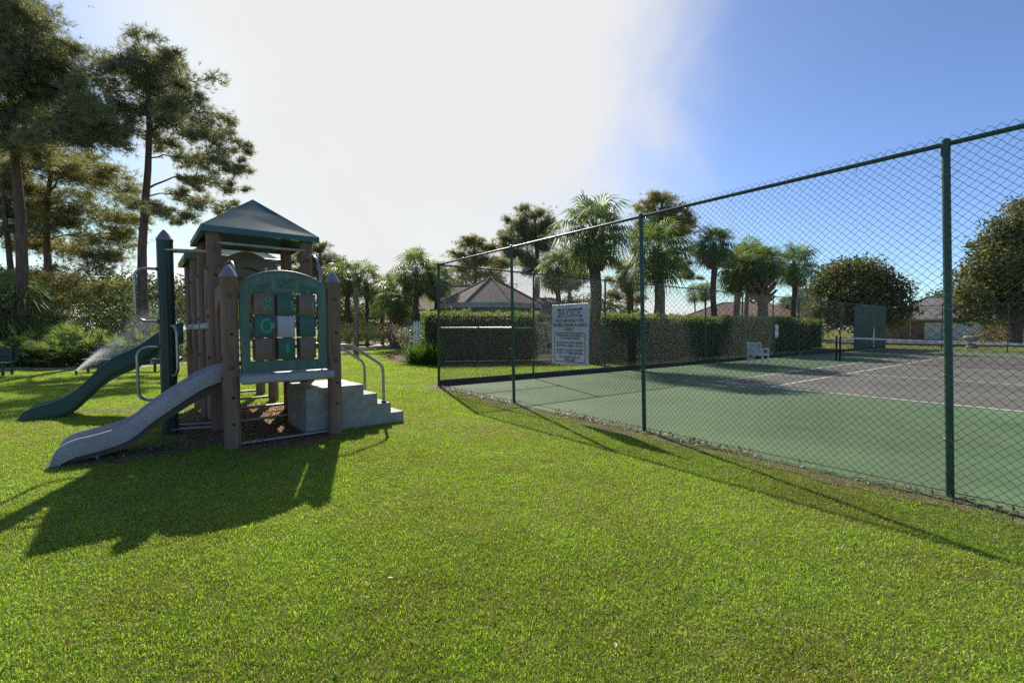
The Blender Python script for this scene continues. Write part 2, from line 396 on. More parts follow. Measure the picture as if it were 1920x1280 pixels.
class MB:
    """collects shapes for ONE mesh object"""
    def __init__(self):
        self.v, self.f, self.mi = [], [], []

    def add(self, vs, fs, mi=0):
        o = len(self.v)
        self.v += [tuple(p) for p in vs]
        self.f += [tuple(i + o for i in q) for q in fs]
        self.mi += [mi] * len(fs)
        return self

    def box(self, c, s, rz=0.0, mi=0, bevel=0.0):
        hx, hy, hz = s[0] / 2, s[1] / 2, s[2] / 2
        b = min(bevel, hx * .9, hy * .9, hz * .9)
        ca, sa = math.cos(rz), math.sin(rz)
        if b <= 0:
            P = [(x, y, z) for z in (-hz, hz) for x, y in ((-hx, -hy), (hx, -hy), (hx, hy), (-hx, hy))]
            fs = [(3, 2, 1, 0), (4, 5, 6, 7), (0, 1, 5, 4), (1, 2, 6, 5), (2, 3, 7, 6), (3, 0, 4, 7)]
        else:
            P = []
            for z, i in ((-hz, b), (-hz + b, 0), (hz - b, 0), (hz, b)):
                x, y = hx - i, hy - i
                P += [(-x + b, -y, z), (x - b, -y, z), (x, -y + b, z), (x, y - b, z), (x - b, y, z), (-x + b, y, z), (-x, y - b, z), (-x, -y + b, z)]
            fs = [tuple(range(7, -1, -1)), tuple(range(24, 32))]
            for r in range(3):
                for k in range(8):
                    a = r * 8 + k; d = r * 8 + (k + 1) % 8
                    fs.append((a, d, d + 8, a + 8))
        self.add([(c[0] + x * ca - y * sa, c[1] + x * sa + y * ca, c[2] + z) for x, y, z in P], fs, mi)
        return self

    def tube(self, pts, rad, n=8, mi=0, caps=True, ridge=0.0):
        pts = [Vector(p) for p in pts]
        if not hasattr(rad, '__len__'): rad = [rad] * len(pts)
        rings = []
        up = None
        for i, p in enumerate(pts):
            d = (pts[min(i + 1, len(pts) - 1)] - pts[max(i - 1, 0)]).normalized()
            if up is None:
                a = Vector((1, 0, 0)) if abs(d.x) < 0.8 else Vector((0, 1, 0))
                up = (a - d * a.dot(d)).normalized()
            else:
                up = (up - d * up.dot(d)).normalized()
            s = d.cross(up)
            rr = []
            for k in range(n):
                r = rad[i] * (1 - ridge * (k % 2))
                t = 2 * math.pi * k / n
                rr.append(p + up * (r * math.cos(t)) + s * (r * math.sin(t)))
            rings.append(rr)
        fs = []
        for i in range(len(pts) - 1):
            for k in range(n):
                fs.append((i * n + k, i * n + (k + 1) % n, (i + 1) * n + (k + 1) % n, (i + 1) * n + k))
        if caps:
            fs.append(tuple(range(n - 1, -1, -1)))
            fs.append(tuple(range((len(pts) - 1) * n, len(pts) * n)))
        self.add([p for r in rings for p in r], fs, mi)
        return self

    def prism(self, poly, d0, d1, axis='y', mi=0):
        """poly: list of 2D points; extruded along axis from d0 to d1"""
        n = len(poly)
        def P(a, b, d):
            return (a, d, b) if axis == 'y' else ((d, a, b) if axis == 'x' else (a, b, d))
        vs = [P(a, b, d0) for a, b in poly] + [P(a, b, d1) for a, b in poly]
        fs = [tuple(range(n)), tuple(range(2 * n - 1, n - 1, -1))]
        fs += [(k, (k + 1) % n, n + (k + 1) % n, n + k) for k in range(n)]
        self.add(vs, fs, mi)
        return self

    def build(self, name, mat, parent=None, smooth=False, angle=None):
        me = bpy.data.meshes.new(name)
        me.from_pydata(self.v, [], self.f)
        for m in (mat if isinstance(mat, (list, tuple)) else [mat]):
            me.materials.append(m)
        me.polygons.foreach_set('material_index', self.mi)
        import bmesh
        bm = bmesh.new(); bm.from_mesh(me)
        bmesh.ops.recalc_face_normals(bm, faces=bm.faces)
        bm.to_mesh(me); bm.free()
        if smooth:
            me.polygons.foreach_set('use_smooth', [True] * len(me.polygons))
            me.set_sharp_from_angle(angle=R(angle or 40))
        me.update()
        return link(name, me, parent)


def link(name, me, parent=None):
    o = bpy.data.objects.new(name, me)
    COL.objects.link(o)
    if parent is not None: o.parent = parent
    return o


def thing(name, label, cat, loc=(0, 0, 0), rz=0.0, group=None):
    o = bpy.data.objects.new(name, None)
    o.empty_display_size = 0.2
    COL.objects.link(o)
    o.location = loc
    o.rotation_euler = (0, 0, rz)
    return tag(o, label, cat, group)


def tag(o, label=None, cat=None, group=None, kind=None):
    if label: o['label'] = label
    if cat: o['category'] = cat
    if group: o['group'] = group
    if kind: o['kind'] = kind
    return o


KIDS = {}
def copy_tree(o, parent=None):
    c = o.copy(); COL.objects.link(c)
    if parent is not None: c.parent = parent
    for ch in o.children: copy_tree(ch, c)
    return c


def sheet(name, pts, z, mat, parent=None, kind='structure', label=None):
    me = bpy.data.meshes.new(name)
    me.from_pydata([(p[0], p[1], z) for p in pts], [], [tuple(range(len(pts)))])
    me.materials.append(mat)
    o = link(name, me, parent)
    if me.polygons[0].normal.z < 0: me.flip_normals()
    if kind and parent is None: o['kind'] = kind
    if label: o['label'] = label
    return o


def unit(n):
    v = rng.normal(size=(n, 3))
    return v / np.linalg.norm(v, axis=1, keepdims=True)


def leaf_quads(P, size, up_bias=0.3, aspect=0.5, droop=None):
    """a diamond leaf at each point, folded a little along its midrib: 4 verts, 2 triangles"""
    n = len(P)
    d = unit(n); d[:, 2] -= 0.2; d /= np.linalg.norm(d, axis=1, keepdims=True)
    a = unit(n); a[:, 2] += up_bias
    s = np.cross(d, a); s /= np.maximum(np.linalg.norm(s, axis=1, keepdims=True), 1e-6)
    nn = np.cross(s, d)
    L = (size * rng.uniform(0.6, 1.3, n))[:, None]
    W = L * aspect * 0.5
    V = np.empty((n, 4, 3))
    V[:, 0] = P
    V[:, 1] = P + d * L * 0.5 + s * W + nn * W * 0.3
    V[:, 2] = P + d * L
    V[:, 3] = P + d * L * 0.5 - s * W + nn * W * 0.3
    b = (np.arange(n) * 4)[:, None]
    Fc = np.concatenate([b + np.array([[0, 1, 2]]), b + np.array([[0, 2, 3]])])
    return V.reshape(-1, 3), Fc


def needle_tufts(P, D, L=0.28, k=14, w=0.012):
    """radiating needles: one thin triangle each"""
    n = len(P)
    Pn = np.repeat(P, k, axis=0)
    d = unit(n * k) + np.repeat(D, k, axis=0) * 0.9
    d[:, 2] += 0.12
    d /= np.linalg.norm(d, axis=1, keepdims=True)
    s = np.cross(d, unit(n * k)); s /= np.maximum(np.linalg.norm(s, axis=1, keepdims=True), 1e-6)
    LL = L * rng.uniform(0.6, 1.15, (n * k, 1))
    back = Pn - np.repeat(D, k, axis=0) * (rng.uniform(0, 0.16, (n * k, 1)))
    V = np.empty((n * k, 3, 3))
    V[:, 0] = back + s * w * 0.5
    V[:, 1] = back - s * w * 0.5
    V[:, 2] = back + d * LL
    return V.reshape(-1, 3), np.arange(n * k * 3).reshape(-1, 3)


# ------------------------------------------------------------------ layout of the court and the playground
C0 = G(823, 725)
K3 = G(1782, 933)
u = (C0 - K3).normalized()                     # along the near fence, away from the camera
v = Vector((u.y, -u.x, 0))                     # along the back fence, away to the right
def crt(s, t):
    return C0 + v * s - u * t
FH = 3.018
PA = G(437, 840)
ANG = math.atan2(0.638, 0.77)
e1 = Vector((math.cos(ANG), math.sin(ANG), 0))
e2 = Vector((-math.sin(ANG), math.cos(ANG), 0))
def loc2w(x, y, z=0):
    return PA + e1 * x + e2 * y + Vector((0, 0, z))

# ------------------------------------------------------------------ ground
g = MB()
def gz(x, y): return 0.0
g.add([(-900, -60, 0), (900, -60, 0), (900, 1500, 0), (-900, 1500, 0)], [(0, 1, 2, 3)])
o = g.build('lawn_ground', M_lawn); o['kind'] = 'structure'

court = sheet('tennis_court', [crt(-0.12, -0.25), crt(37.4, -0.25), crt(37.4, 36.0), crt(-0.12, 36.0)], 0.012, M_court_green)
sheet('playing_area', [crt(6.4, 3.66), crt(30.17, 3.66), crt(30.17, 14.63), crt(6.4, 14.63)], 0.016, M_court_brown, court)
def cline(s0, t0, s1, t1, w=0.05):
    if abs(s1 - s0) > abs(t1 - t0):
        q = [crt(s0, t0 - w / 2), crt(s1, t0 - w / 2), crt(s1, t0 + w / 2), crt(s0, t0 + w / 2)]
    else:
        q = [crt(s0 - w / 2, t0), crt(s0 + w / 2, t0), crt(s0 + w / 2, t1), crt(s0 - w / 2, t1)]
    sheet('court_line', q, cline.z, M_line, court); cline.z += 0.0004
cline.z = 0.020
cline(6.4, 3.66, 6.4, 14.63, 0.075)
cline(30.17, 3.66, 30.17, 14.63, 0.075)
cline(6.4, 3.66, 30.17, 3.66); cline(6.4, 14.63, 30.17, 14.63)
cline(6.4, 5.03, 30.17, 5.03); cline(6.4, 13.26, 30.17, 13.26)
cline(11.88, 5.03, 11.88, 13.26); cline(24.68, 5.03, 24.68, 13.26)
cline(11.88, 9.145, 24.68, 9.145)

# strip of dirt and litter along the near fence
def wavy(pts0, pts1, n, amp, seed):
    r = random.Random(seed)
    a = [pts0.lerp(pts1, i / n) for i in range(n + 1)]
    nrm = Vector((-(pts1 - pts0).y, (pts1 - pts0).x, 0)).normalized()
    return [p + nrm * (r.uniform(-amp, amp)) for p in a]
edge_in = [crt(-0.02, t) for t in (-0.2, 16)]
sheet('dirt_strip', wavy(crt(-0.42, -0.2), crt(-0.42, 16), 60, 0.12, 3) + wavy(crt(0.04, 16), crt(0.04, -0.2), 60, 0.05, 4), 0.006, M_dirt)
sheet('dirt_strip', wavy(crt(-0.1, -0.55), crt(37, -0.55), 70, 0.15, 13) + wavy(crt(37, -0.2), crt(-0.1, -0.2), 60, 0.02, 14), 0.006, M_dirt)

def P3(px, Y, z=0.0):
    p = at(px, 600, Y); return Vector((p.x, Y, z))

def blob(cx, cy, rx, ry, rot, n=40, amp=0.15, seed=1):
    r = random.Random(seed)
    ph = [r.uniform(0, 6.28) for _ in range(4)]
    out = []
    for i in range(n):
        t = 2 * math.pi * i / n
        k = 1 + amp * (math.sin(2 * t + ph[0]) * .5 + math.sin(3 * t + ph[1]) * .4 + math.sin(5 * t + ph[2]) * .3 + math.sin(9 * t + ph[3]) * .2)
        x, y = rx * k * math.cos(t), ry * k * math.sin(t)
        out.append(Vector((cx + x * math.cos(rot) - y * math.sin(rot), cy + x * math.sin(rot) + y * math.cos(rot), 0)))
    return out
pc = loc2w(0.45, 1.6)
BED_CHIPS = blob(pc.x, pc.y, 1.0, 2.0, ANG, seed=5)
sheet('wood_chip_patch', BED_CHIPS, 0.006, M_chips)
ps = loc2w(-0.75, 0.55)
BED_CHIPS2 = blob(ps.x, ps.y, 0.95, 0.42, ANG + 0.12, seed=6)
sheet('wood_chip_patch', BED_CHIPS2, 0.008, M_dirt)
bp0 = G(250, 768)
BARE = blob(bp0.x, bp0.y, 1.05, .26, .12, seed=9)
sheet('bare_patch', BARE, 0.006, M_dirt)
# planting beds
BED_LEFT = [G(-500, 700), G(-60, 684), G(60, 683), G(180, 680), G(300, 672), G(345, 664), Vector((-17, 30, 0)), Vector((-60, 40, 0)), Vector((-60, 16, 0))]
sheet('mulch_bed', BED_LEFT, 0.006, M_mulch)
BED_MID = [P3(735, 24), P3(722, 21.2), P3(770, 18.4), P3(830, 17.3), P3(930, 17.4), P3(1010, 18.0), P3(1090, 18.2), P3(1180, 19.5), crt(9.5, -4.2), crt(12, -6.5), crt(4, -12), G(840, 650), G(760, 652)]
sheet('mulch_bed', BED_MID, 0.006, M_mulch)
BED_FAR = [G(560, 652), G(640, 644), G(700, 641), G(760, 640), Vector((-8, 40, 0)), Vector((-24, 44, 0)), Vector((-22, 32, 0))]
sheet('mulch_bed', BED_FAR, 0.006, M_mulch)
BED_HEDGE = [crt(7.5, -2.2), crt(30, -2.4), crt(30, -6), crt(9, -6)]
sheet('mulch_bed', BED_HEDGE, 0.007, M_mulch)
# concrete path that winds in from the left and away past the playground
ctr = [Vector((-40, 15.2, 0)), Vector((-26, 15.6, 0)), G(60, 691), G(200, 690), G(330, 682), G(480, 672), G(640, 660), G(700, 650), G(735, 643), Vector((-8, 38, 0))]
def ribbon(c, w):
    L_, R_ = [], []
    for i, p in enumerate(c):
        d = (c[min(i + 1, len(c) - 1)] - c[max(i - 1, 0)]).normalized()
        nn = Vector((-d.y, d.x, 0)) * (w / 2)
        L_.append(p + nn); R_.append(p - nn)
    return L_, R_
def smooth_path(c, n=6):
    out = []
    for i in range(len(c) - 1):
        p0, p1, p2, p3 = c[max(i - 1, 0)], c[i], c[i + 1], c[min(i + 2, len(c) - 1)]
        for k in range(n):
            t = k / n
            out.append(0.5 * ((2 * p1) + (p2 - p0) * t + (2 * p0 - 5 * p1 + 4 * p2 - p3) * t * t + (3 * p1 - p0 - 3 * p2 + p3) * t ** 3))
    out.append(c[-1])
    return out
PATH_L, PATH_R = ribbon(smooth_path(ctr), 1.1)
mb = MB(); n_ = len(PATH_L)
mb.add([(p.x, p.y, 0.014) for p in PATH_L] + [(p.x, p.y, 0.014) for p in PATH_R], [(i, i + 1, n_ + i + 1, n_ + i) for i in range(n_ - 1)])
o = mb.build('concrete_path', M_conc); o['kind'] = 'structure'
# road beyond the far fence
ra, rb = crt(48, -30), crt(48, 60)
rc, rd = crt(56, 60), crt(56, -30)
sheet('road', [ra, rb, rc, rd], 0.01, M_road)
mb = MB()
for s_ in (47.85, 56.15):
    c_ = crt(s_, 15); mb.box((c_.x, c_.y, 0.06), (0.18, 90, 0.13), math.atan2(u.y, u.x) - R(90))
o = mb.build('road_kerb', M_conc); o['kind'] = 'structure'

# ------------------------------------------------------------------ chain link fences
def prisms(P0, P1, r):
    """three sided wire for every segment"""
    P0, P1 = np.asarray(P0, float), np.asarray(P1, float)
    d = P1 - P0; d /= np.linalg.norm(d, axis=1, keepdims=True)
    a = np.tile(np.array([[0.31, 0.2, 0.93]]), (len(d), 1))
    s = np.cross(d, a); s /= np.linalg.norm(s, axis=1, keepdims=True)
    t = np.cross(d, s)
    V = []
    for P in (P0, P1):
        for k in range(3):
            an = 2 * math.pi * k / 3
            V.append(P + r * (math.cos(an) * s + math.sin(an) * t))
    V = np.stack(V, axis=1)
    b = (np.arange(len(P0)) * 6)[:, None, None]
    q = np.array([[0, 1, 4, 3], [1, 2, 5, 4], [2, 0, 3, 5]])[None]
    return V.reshape(-1, 3), (b + q).reshape(-1, 4)


def local_mesh(name, V, Fc, mat, parent):
    me = mesh_np(name, V, Fc, mat)
    return link(name, me, parent)


def chain_mesh_near(Ln, H, w, r):
    h = w / 2
    na, nb = int(Ln / h), int(H / h) + 1
    A, B = np.meshgrid(np.arange(na), np.arange(nb), indexing='ij')
    A, B = A.ravel(), B.ravel()
    ev = (A + B) % 2 == 0
    x0 = np.where(ev, A, A + 1) * h
    x1 = np.where(ev, A + 1, A) * h
    z0, z1 = B * h, (B + 1) * h
    # slow sag in the fabric
    def yy(x, z): return 0.010 * np.sin(x * 1.7) * np.sin(z * 1.9) + 0.006 * np.sin(x * 4.1 + 1)
    def zz(x, z): return z + 0.008 * np.sin(x * 2.3) * (1 - z / H)
    J = rng.normal(size=(na + 3, nb + 3, 3)) * np.array([.0022, .004, .0022])
    J[:, :2, 1] += rng.normal(size=(na + 3, 1)) * .012
    i0, i1 = np.where(ev, A, A + 1), np.where(ev, A + 1, A)
    P0 = np.stack([x0, yy(x0, z0) + np.where(ev, 1, -1) * 0.003, zz(x0, z0)], 1) + J[i0, B]
    P1 = np.stack([x1, yy(x1, z1) - np.where(ev, 1, -1) * 0.003, zz(x1, z1)], 1) + J[i1, B + 1]
    return prisms(P0, P1, r)


def chain_mesh_far(Ln, H, w, r):
    P0, P1 = [], []
    for sgn in (1, -1):
        for c in np.arange(-H, Ln + H, w):
            if sgn > 0:
                xa, xb = max(0, c), min(Ln, c + H)
                if xb - xa < 0.02: continue
                P0.append((xa, 0, xa - c)); P1.append((xb, 0, xb - c))
            else:
                xa, xb = max(0, c - H), min(Ln, c)
                if xb - xa < 0.02: continue
                P0.append((xa, 0.002, c - xa)); P1.append((xb, 0.002, c - xb))
    P0, P1 = np.array(P0, float), np.array(P1, float)
    return prisms(P0, P1, r)


def post_mesh(r, H, lean=0.0):
    m = MB()
    m.tube([(0, 0, -0.05), (lean * 0.5, 0, H * 0.5), (lean, 0, H + 0.02)], r, 14)
    m.tube([(lean, 0, H - 0.09), (lean, 0, H + 0.035)], [r * 1.12, r * 1.12], 14)
    m.tube([(lean, 0, H + 0.035), (lean, 0, H + 0.045), (lean, 0, H + 0.055)], [r * 0.95, r * 0.6, r * 0.12], 12)
    return m


def fence(name, label, base, direction, Ln, posts, near=False, lean=0.0, kick=False, midbays=(), rail_r=0.021, post_r=0.029):
    ang = math.atan2(direction.y, direction.x)
    f = thing(name, label, 'fence', base, ang, 'chain link fences round the tennis court')
    proto = None
    for i, x in enumerate(posts):
        if i in (0, 1):
            pm = post_mesh(post_r * (1.15 if i == 0 else 1), FH, 0 if i == 0 else lean)
            p = pm.build('post', M_fence, f, smooth=True)
            if i == 1: proto = p
        else:
            p = link('post', proto.data, f)
        p.location = (x, 0, 0)
    m = MB(); m.tube([(0, 0, FH), (Ln, 0, FH)], rail_r, 12)
    m.build('top_rail', M_fence, f, smooth=True)
    for i in midbays:
        m = MB(); m.tube([(posts[i] + .03, 0, 1.46), (posts[i + 1] - .03, 0, 1.46)], 0.021, 10)
        m.build('mid_rail', M_pipe, f, smooth=True)
    V, Fc = chain_mesh_near(Ln, FH, 0.07, 0.0019) if near else chain_mesh_far(Ln, FH - 0.02, 0.07, 0.0023)
    V[:, 1] -= 0.03 if near else 0
    V[:, 2] += 0.035
    local_mesh('wire_mesh', V, Fc, M_wire, f)
    m = MB(); m.tube([(0, -0.03, 0.06), (Ln, -0.03, 0.06)], 0.0035, 6)
    m.build('tension_wire', M_wire, f)
    if kick:
        for i in range(len(posts) - 1):
            m = MB(); m.box(((posts[i] + posts[i + 1]) / 2, 0.05, 0.07), (posts[i + 1] - posts[i] - 0.02, 0.04, 0.19), bevel=0.008)
            m.build('kickboard', M_board, f)
    # tie wires at posts and along the rail
    tie = None
    if near:
        for x in posts[1:]:
            for z in (0.5, 1.05, 1.62, 2.2, 2.75):
                k = x + lean * z / FH
                m = MB()
                pts = [(k + 0.042 * math.cos(a), 0.042 * math.sin(a), 0.010 * math.sin(a * 2)) for a in np.linspace(-2.9, 0.2, 9)]
                pts = [(k - 0.09, -0.035, 0.01)] + pts + [(k + 0.08, -0.035, 0.02)]
                pts = [(p[0] - k, p[1], p[2]) for p in pts]
                if tie is None:
                    m.tube(pts, 0.0022, 5); t_ = m.build('tie_wire', M_pipe, f); tie = t_.data
                else:
                    t_ = link('tie_wire', tie, f)
                t_.location = (k, 0, z)
        rt = None
        for x in np.arange(0.6, Ln, 0.61):
            if rt is None:
                m = MB(); m.tube([(0.03 * math.sin(a) * .3, -0.029 * math.cos(a), 0.029 * math.sin(a)) for a in np.linspace(-1.3, 3.4, 10)] + [(0, -0.03, -0.09)], 0.0022, 5)
                q = m.build('rail_tie', M_pipe, f); rt = q.data
            else:
                q = link('rail_tie', rt, f)
            q.location = (x, 0, FH)
    return f


SP = [0, 3.08, 6.11, (C0 - K3).length, (C0 - K3).length + 3.05, (C0 - K3).length + 6.1]
# the near fence: its local +x runs towards the camera
fa = fence('chain_link_fence', 'tall green chain link fence nearest the lawn, with the notice sign hung on it', C0, -u, SP[-1], SP, near=True, lean=-0.09, midbays=(0,))
fb_posts = [3.05 * i for i in range(13)]
fb = fence('chain_link_fence', 'green chain link fence along the hedge, with dark boards along its foot', C0, v, 36.6, fb_posts, kick=True, midbays=(0,))
fd = fence('chain_link_fence', 'distant green chain link fence across the far end of the tennis court', crt(36.6, 0), -u, 24.4, [3.05 * i for i in range(9)], post_r=0.030)

# windscreen panels on the back fence
for s0, s1, lab in ((29.6, 33.6, 'dark green windscreen panel on the back fence beyond the tennis net post'),
                    (33.8, 36.4, 'narrower green windscreen panel at the far corner of the court fence')):
    a = crt(s0, 0.05); 
    nx, nz = 16, 8
    Ls = s1 - s0
    vs, fs = [], []
    for i in range(nx + 1):
        for k in range(nz + 1):
            vs.append((Ls * i / nx, -0.02 + 0.02 * math.sin(i * 1.3) * math.sin(k * 1.1), 0.15 + 2.75 * k / nz))
    for i in range(nx):
        for k in range(nz):
            a0 = i * (nz + 1) + k
            fs.append((a0, a0 + nz + 1, a0 + nz + 2, a0 + 1))
    m = MB(); m.add(vs, fs); m.add([(x, y - 0.006, z) for x, y, z in vs], [q[::-1] for q in fs])
    o = m.build('windscreen', M_screen, smooth=True)
    o.location = a; o.rotation_euler = (0, 0, math.atan2(v.y, v.x))
    tag(o, lab, 'windscreen', 'windscreens on the court fence')


# ------------------------------------------------------------------ notice sign on the near fence
def text_mesh(name, body, size, mat, parent, loc, bold=0.0, align='CENTER', rot=(R(90), 0, 0), xs=1.0, extr=0.0008):
    cu = bpy.data.curves.new(name, 'FONT')
    cu.body = body; cu.size = size; cu.align_x = align; cu.align_y = 'CENTER'
    cu.extrude = extr; cu.offset = bold
    t = bpy.data.objects.new(name, cu); COL.objects.link(t)
    bpy.context.view_layer.update()
    me = bpy.data.meshes.new_from_object(t)
    bpy.data.objects.remove(t)
    me.materials.clear(); me.materials.append(mat)
    for p_ in me.polygons: p_.material_index = 0
    o = link(name, me, parent)
    o.location = loc; o.rotation_euler = rot; o.scale = (xs, 1, 1)
    return o


# where its left and right edges cross the fence plane
def on_fence(px):
    d = ray(px, 600)
    nrm = v
    k = (C0 - Vector((0, 0, 0))).dot(nrm) / d.dot(nrm)
    return d * k
pl, pr = on_fence(1040.5), on_fence(1109.5)
sw = (pr - pl).length
zt = at(1110, 568, pr.y).z; zb = at(1110, 686, pr.y).z
sh = zt - zb
mid = (pl + pr) / 2
sg = thing('notice_sign', 'grey-white playground rules sign hung on the near chain link fence', 'sign', (mid.x - v.x * 0.065, mid.y - v.y * 0.065, (zt + zb) / 2), math.atan2(-u.y, -u.x))
m = MB(); m.box((0, 0, 0), (sw, 0.012, sh), bevel=0.004); m.build('sign_panel', M_sign, sg)
k = sh / 1.0
def sline(name, x0, z0, x1, z1, w):
    m = MB(); d = Vector((x1 - x0, 0, z1 - z0)); L_ = d.length
    nn = Vector((-d.z, 0, d.x)).normalized() * w / 2
    y = -0.0072
    p = [Vector((x0, y, z0)) + nn, Vector((x0, y, z0)) - nn, Vector((x1, y, z1)) - nn, Vector((x1, y, z1)) + nn]
    q = [Vector((a.x, -0.0058, a.z)) for a in p]
    m.add(p + q, [(0, 1, 2, 3), (7, 6, 5, 4), (0, 3, 7, 4), (1, 0, 4, 5), (2, 1, 5, 6), (3, 2, 6, 7)])
    return m.build(name, M_ink, sg)
hw = sw / 2
ln = 0.0072
for z_ in (0.415 * sh, 0.292 * sh):
    sline('rule_line', -hw * .62, z_, hw * .62, z_, 0.010)
for sx in (-1, 1):
    for z_ in (0.415 * sh, 0.292 * sh):
        m = MB()
        pts = [(sx * hw * .62 + 0.030 * c * (1.0 if i % 2 == 0 else .55), z_ + 0.022 * s_ * (1.0 if i % 2 == 0 else .55)) for i, (c, s_) in enumerate([(math.cos(a), math.sin(a)) for a in np.linspace(0, 2 * math.pi, 12, endpoint=False)])]
        m.prism(pts, -0.0074, -0.0059); m.build('ornament', M_ink, sg)
TX = [('BAYSIDE', 0.352, 0.150, 0.0), ('PLAYGROUND FOR', 0.225, 0.073, 0.0015), ('BAYSIDE OWNERS & GUESTS', 0.150, 0.073, 0.0015), ('ONLY', 0.082, 0.073, 0.0015),
      ('TRESPASSERS ARE SUBJECT', -0.018, 0.056, 0.0012), ('TO PROSECUTION', -0.070, 0.056, 0.0012),
      ('PLAYGROUND FOR CHILDREN', -0.140, 0.056, 0.0012), ('BETWEEN AGES 2 TO 12', -0.192, 0.056, 0.0012),
      ('PARENTS ALLOW CHILDREN', -0.262, 0.056, 0.0012), ('TO PLAY AT THEIR OWN RISK', -0.314, 0.056, 0.0012),
      ('CHILDREN PLAY AT', -0.380, 0.056, 0.0012), ('OWN RISK', -0.428, 0.056, 0.0012)]
for s_, z_, sz, bd in TX:
    o = text_mesh('lettering', s_, sz * sh, M_ink, sg, (0, -0.0065, z_ * sh), bd)
    wd = max(1e-3, o.dimensions.x if o.dimensions.x else 1)
    xs = [p.co.x for p in o.data.vertices]; wd = max(xs) - min(xs)
    lim = sw * {0.150: 0.62, 0.073: 0.90, 0.056: 0.72}[sz]
    if wd > lim or sz == 0.150: o.scale = (lim / wd, 1, 1)
# rounded frame round the small print
m = MB()
fx, z0, z1, rr = hw * 0.84, -0.465 * sh, 0.030 * sh, 0.05
def rrect(fx, z0, z1, rr):
    out = []
    for cx_, cz_, a0 in ((fx - rr, z1 - rr, 0), (-fx + rr, z1 - rr, 90), (-fx + rr, z0 + rr, 180), (fx - rr, z0 + rr, 270)):
        for j in range(6):
            a = R(a0 + 90 * j / 5)
            out.append((cx_ + rr * math.cos(a), cz_ + rr * math.sin(a)))
    return out
ro, ri = rrect(fx, z0, z1, rr), rrect(fx - 0.012, z0 + 0.012, z1 - 0.012, rr - 0.010)
nq = len(ro)
vs = [(a, -0.0072, b) for a, b in ro] + [(a, -0.0072, b) for a, b in ri]
m.add(vs, [(i, (i + 1) % nq, nq + (i + 1) % nq, nq + i) for i in range(nq)])
m.build('frame_line', M_ink, sg)
for sx in (-1, 1):
    for sz in (-1, 1):
        m = MB(); m.tube([(sx * hw * .93, -0.012, sz * sh * .47), (sx * hw * .93, 0.05, sz * sh * .47)], 0.006, 8); m.build('sign_tie', M_pipe, sg)

# white plaque on the back fence
pq = crt(18.6, 0.06)
m = MB(); m.prism([(x, z) for x, z in rrect(0.17, -0.32, 0.32, 0.08)], -0.006, 0.006)
o = m.build('court_plaque', M_white); o.location = (pq.x, pq.y, 1.32); o.rotation_euler = (0, 0, math.atan2(v.y, v.x))
tag(o, 'small white rounded plaque on the back fence above the white chair', 'sign')

# ------------------------------------------------------------------ tennis net
nt = thing('tennis_net', 'tennis net with white tape strung across the court', 'tennis net', crt(18.29, 0), math.atan2(-u.y, -u.x))
T0, T1 = 2.75, 15.55
def net_h(t): return 0.914 + 0.156 * abs((t - 9.145) / 6.4) ** 1.3
for t in (T0, T1):
    for dx in (-0.07, 0.07):
        m = MB(); m.tube([(t + dx, 0, -0.02), (t + dx, 0, 1.10)], 0.038, 12); m.tube([(t + dx, 0, 1.10), (t + dx, 0, 1.13)], [0.042, 0.02], 12)
        m.build('net_post', M_net, nt, smooth=True)
P0, P1 = [], []
for t in np.arange(T0 + 0.1, T1 - 0.1, 0.048):
    P0.append((t, 0, 0.03)); P1.append((t, 0, net_h(t)))
ts = np.linspace(T0 + .1, T1 - .1, 33)
for k_ in range(20):
    for a, b in zip(ts[:-1], ts[1:]):
        P0.append((a, 0.001, 0.03 + (net_h(a) - .03) * k_ / 20)); P1.append((b, 0.001, 0.03 + (net_h(b) - .03) * k_ / 20))
V, Fc = prisms(P0, P1, 0.0034)
local_mesh('net_mesh', V, Fc, M_net, nt)
m = MB()
for a, b in zip(ts[:-1], ts[1:]):
    za, zb_ = net_h(a), net_h(b)
    m.add([(a, -.008, za - .06), (b, -.008, zb_ - .06), (b, -.008, zb_ + .005), (a, -.008, za + .005), (a, .008, za - .06), (b, .008, zb_ - .06), (b, .008, zb_ + .005), (a, .008, za + .005)],
          [(0, 1, 2, 3), (7, 6, 5, 4), (3, 2, 6, 7), (1, 0, 4, 5)])
m.build('net_tape', M_white, nt)
m = MB(); m.box((9.145, 0, 0.46), (0.05, 0.012, 0.90)); m.build('centre_strap', M_white, nt)

# ------------------------------------------------------------------ white armchair on the court
cb = G(1421, 684)
ch = thing('court_chair', 'white slatted armchair standing on the green court by the back fence', 'chair', (cb.x, cb.y, 0.012), R(40))
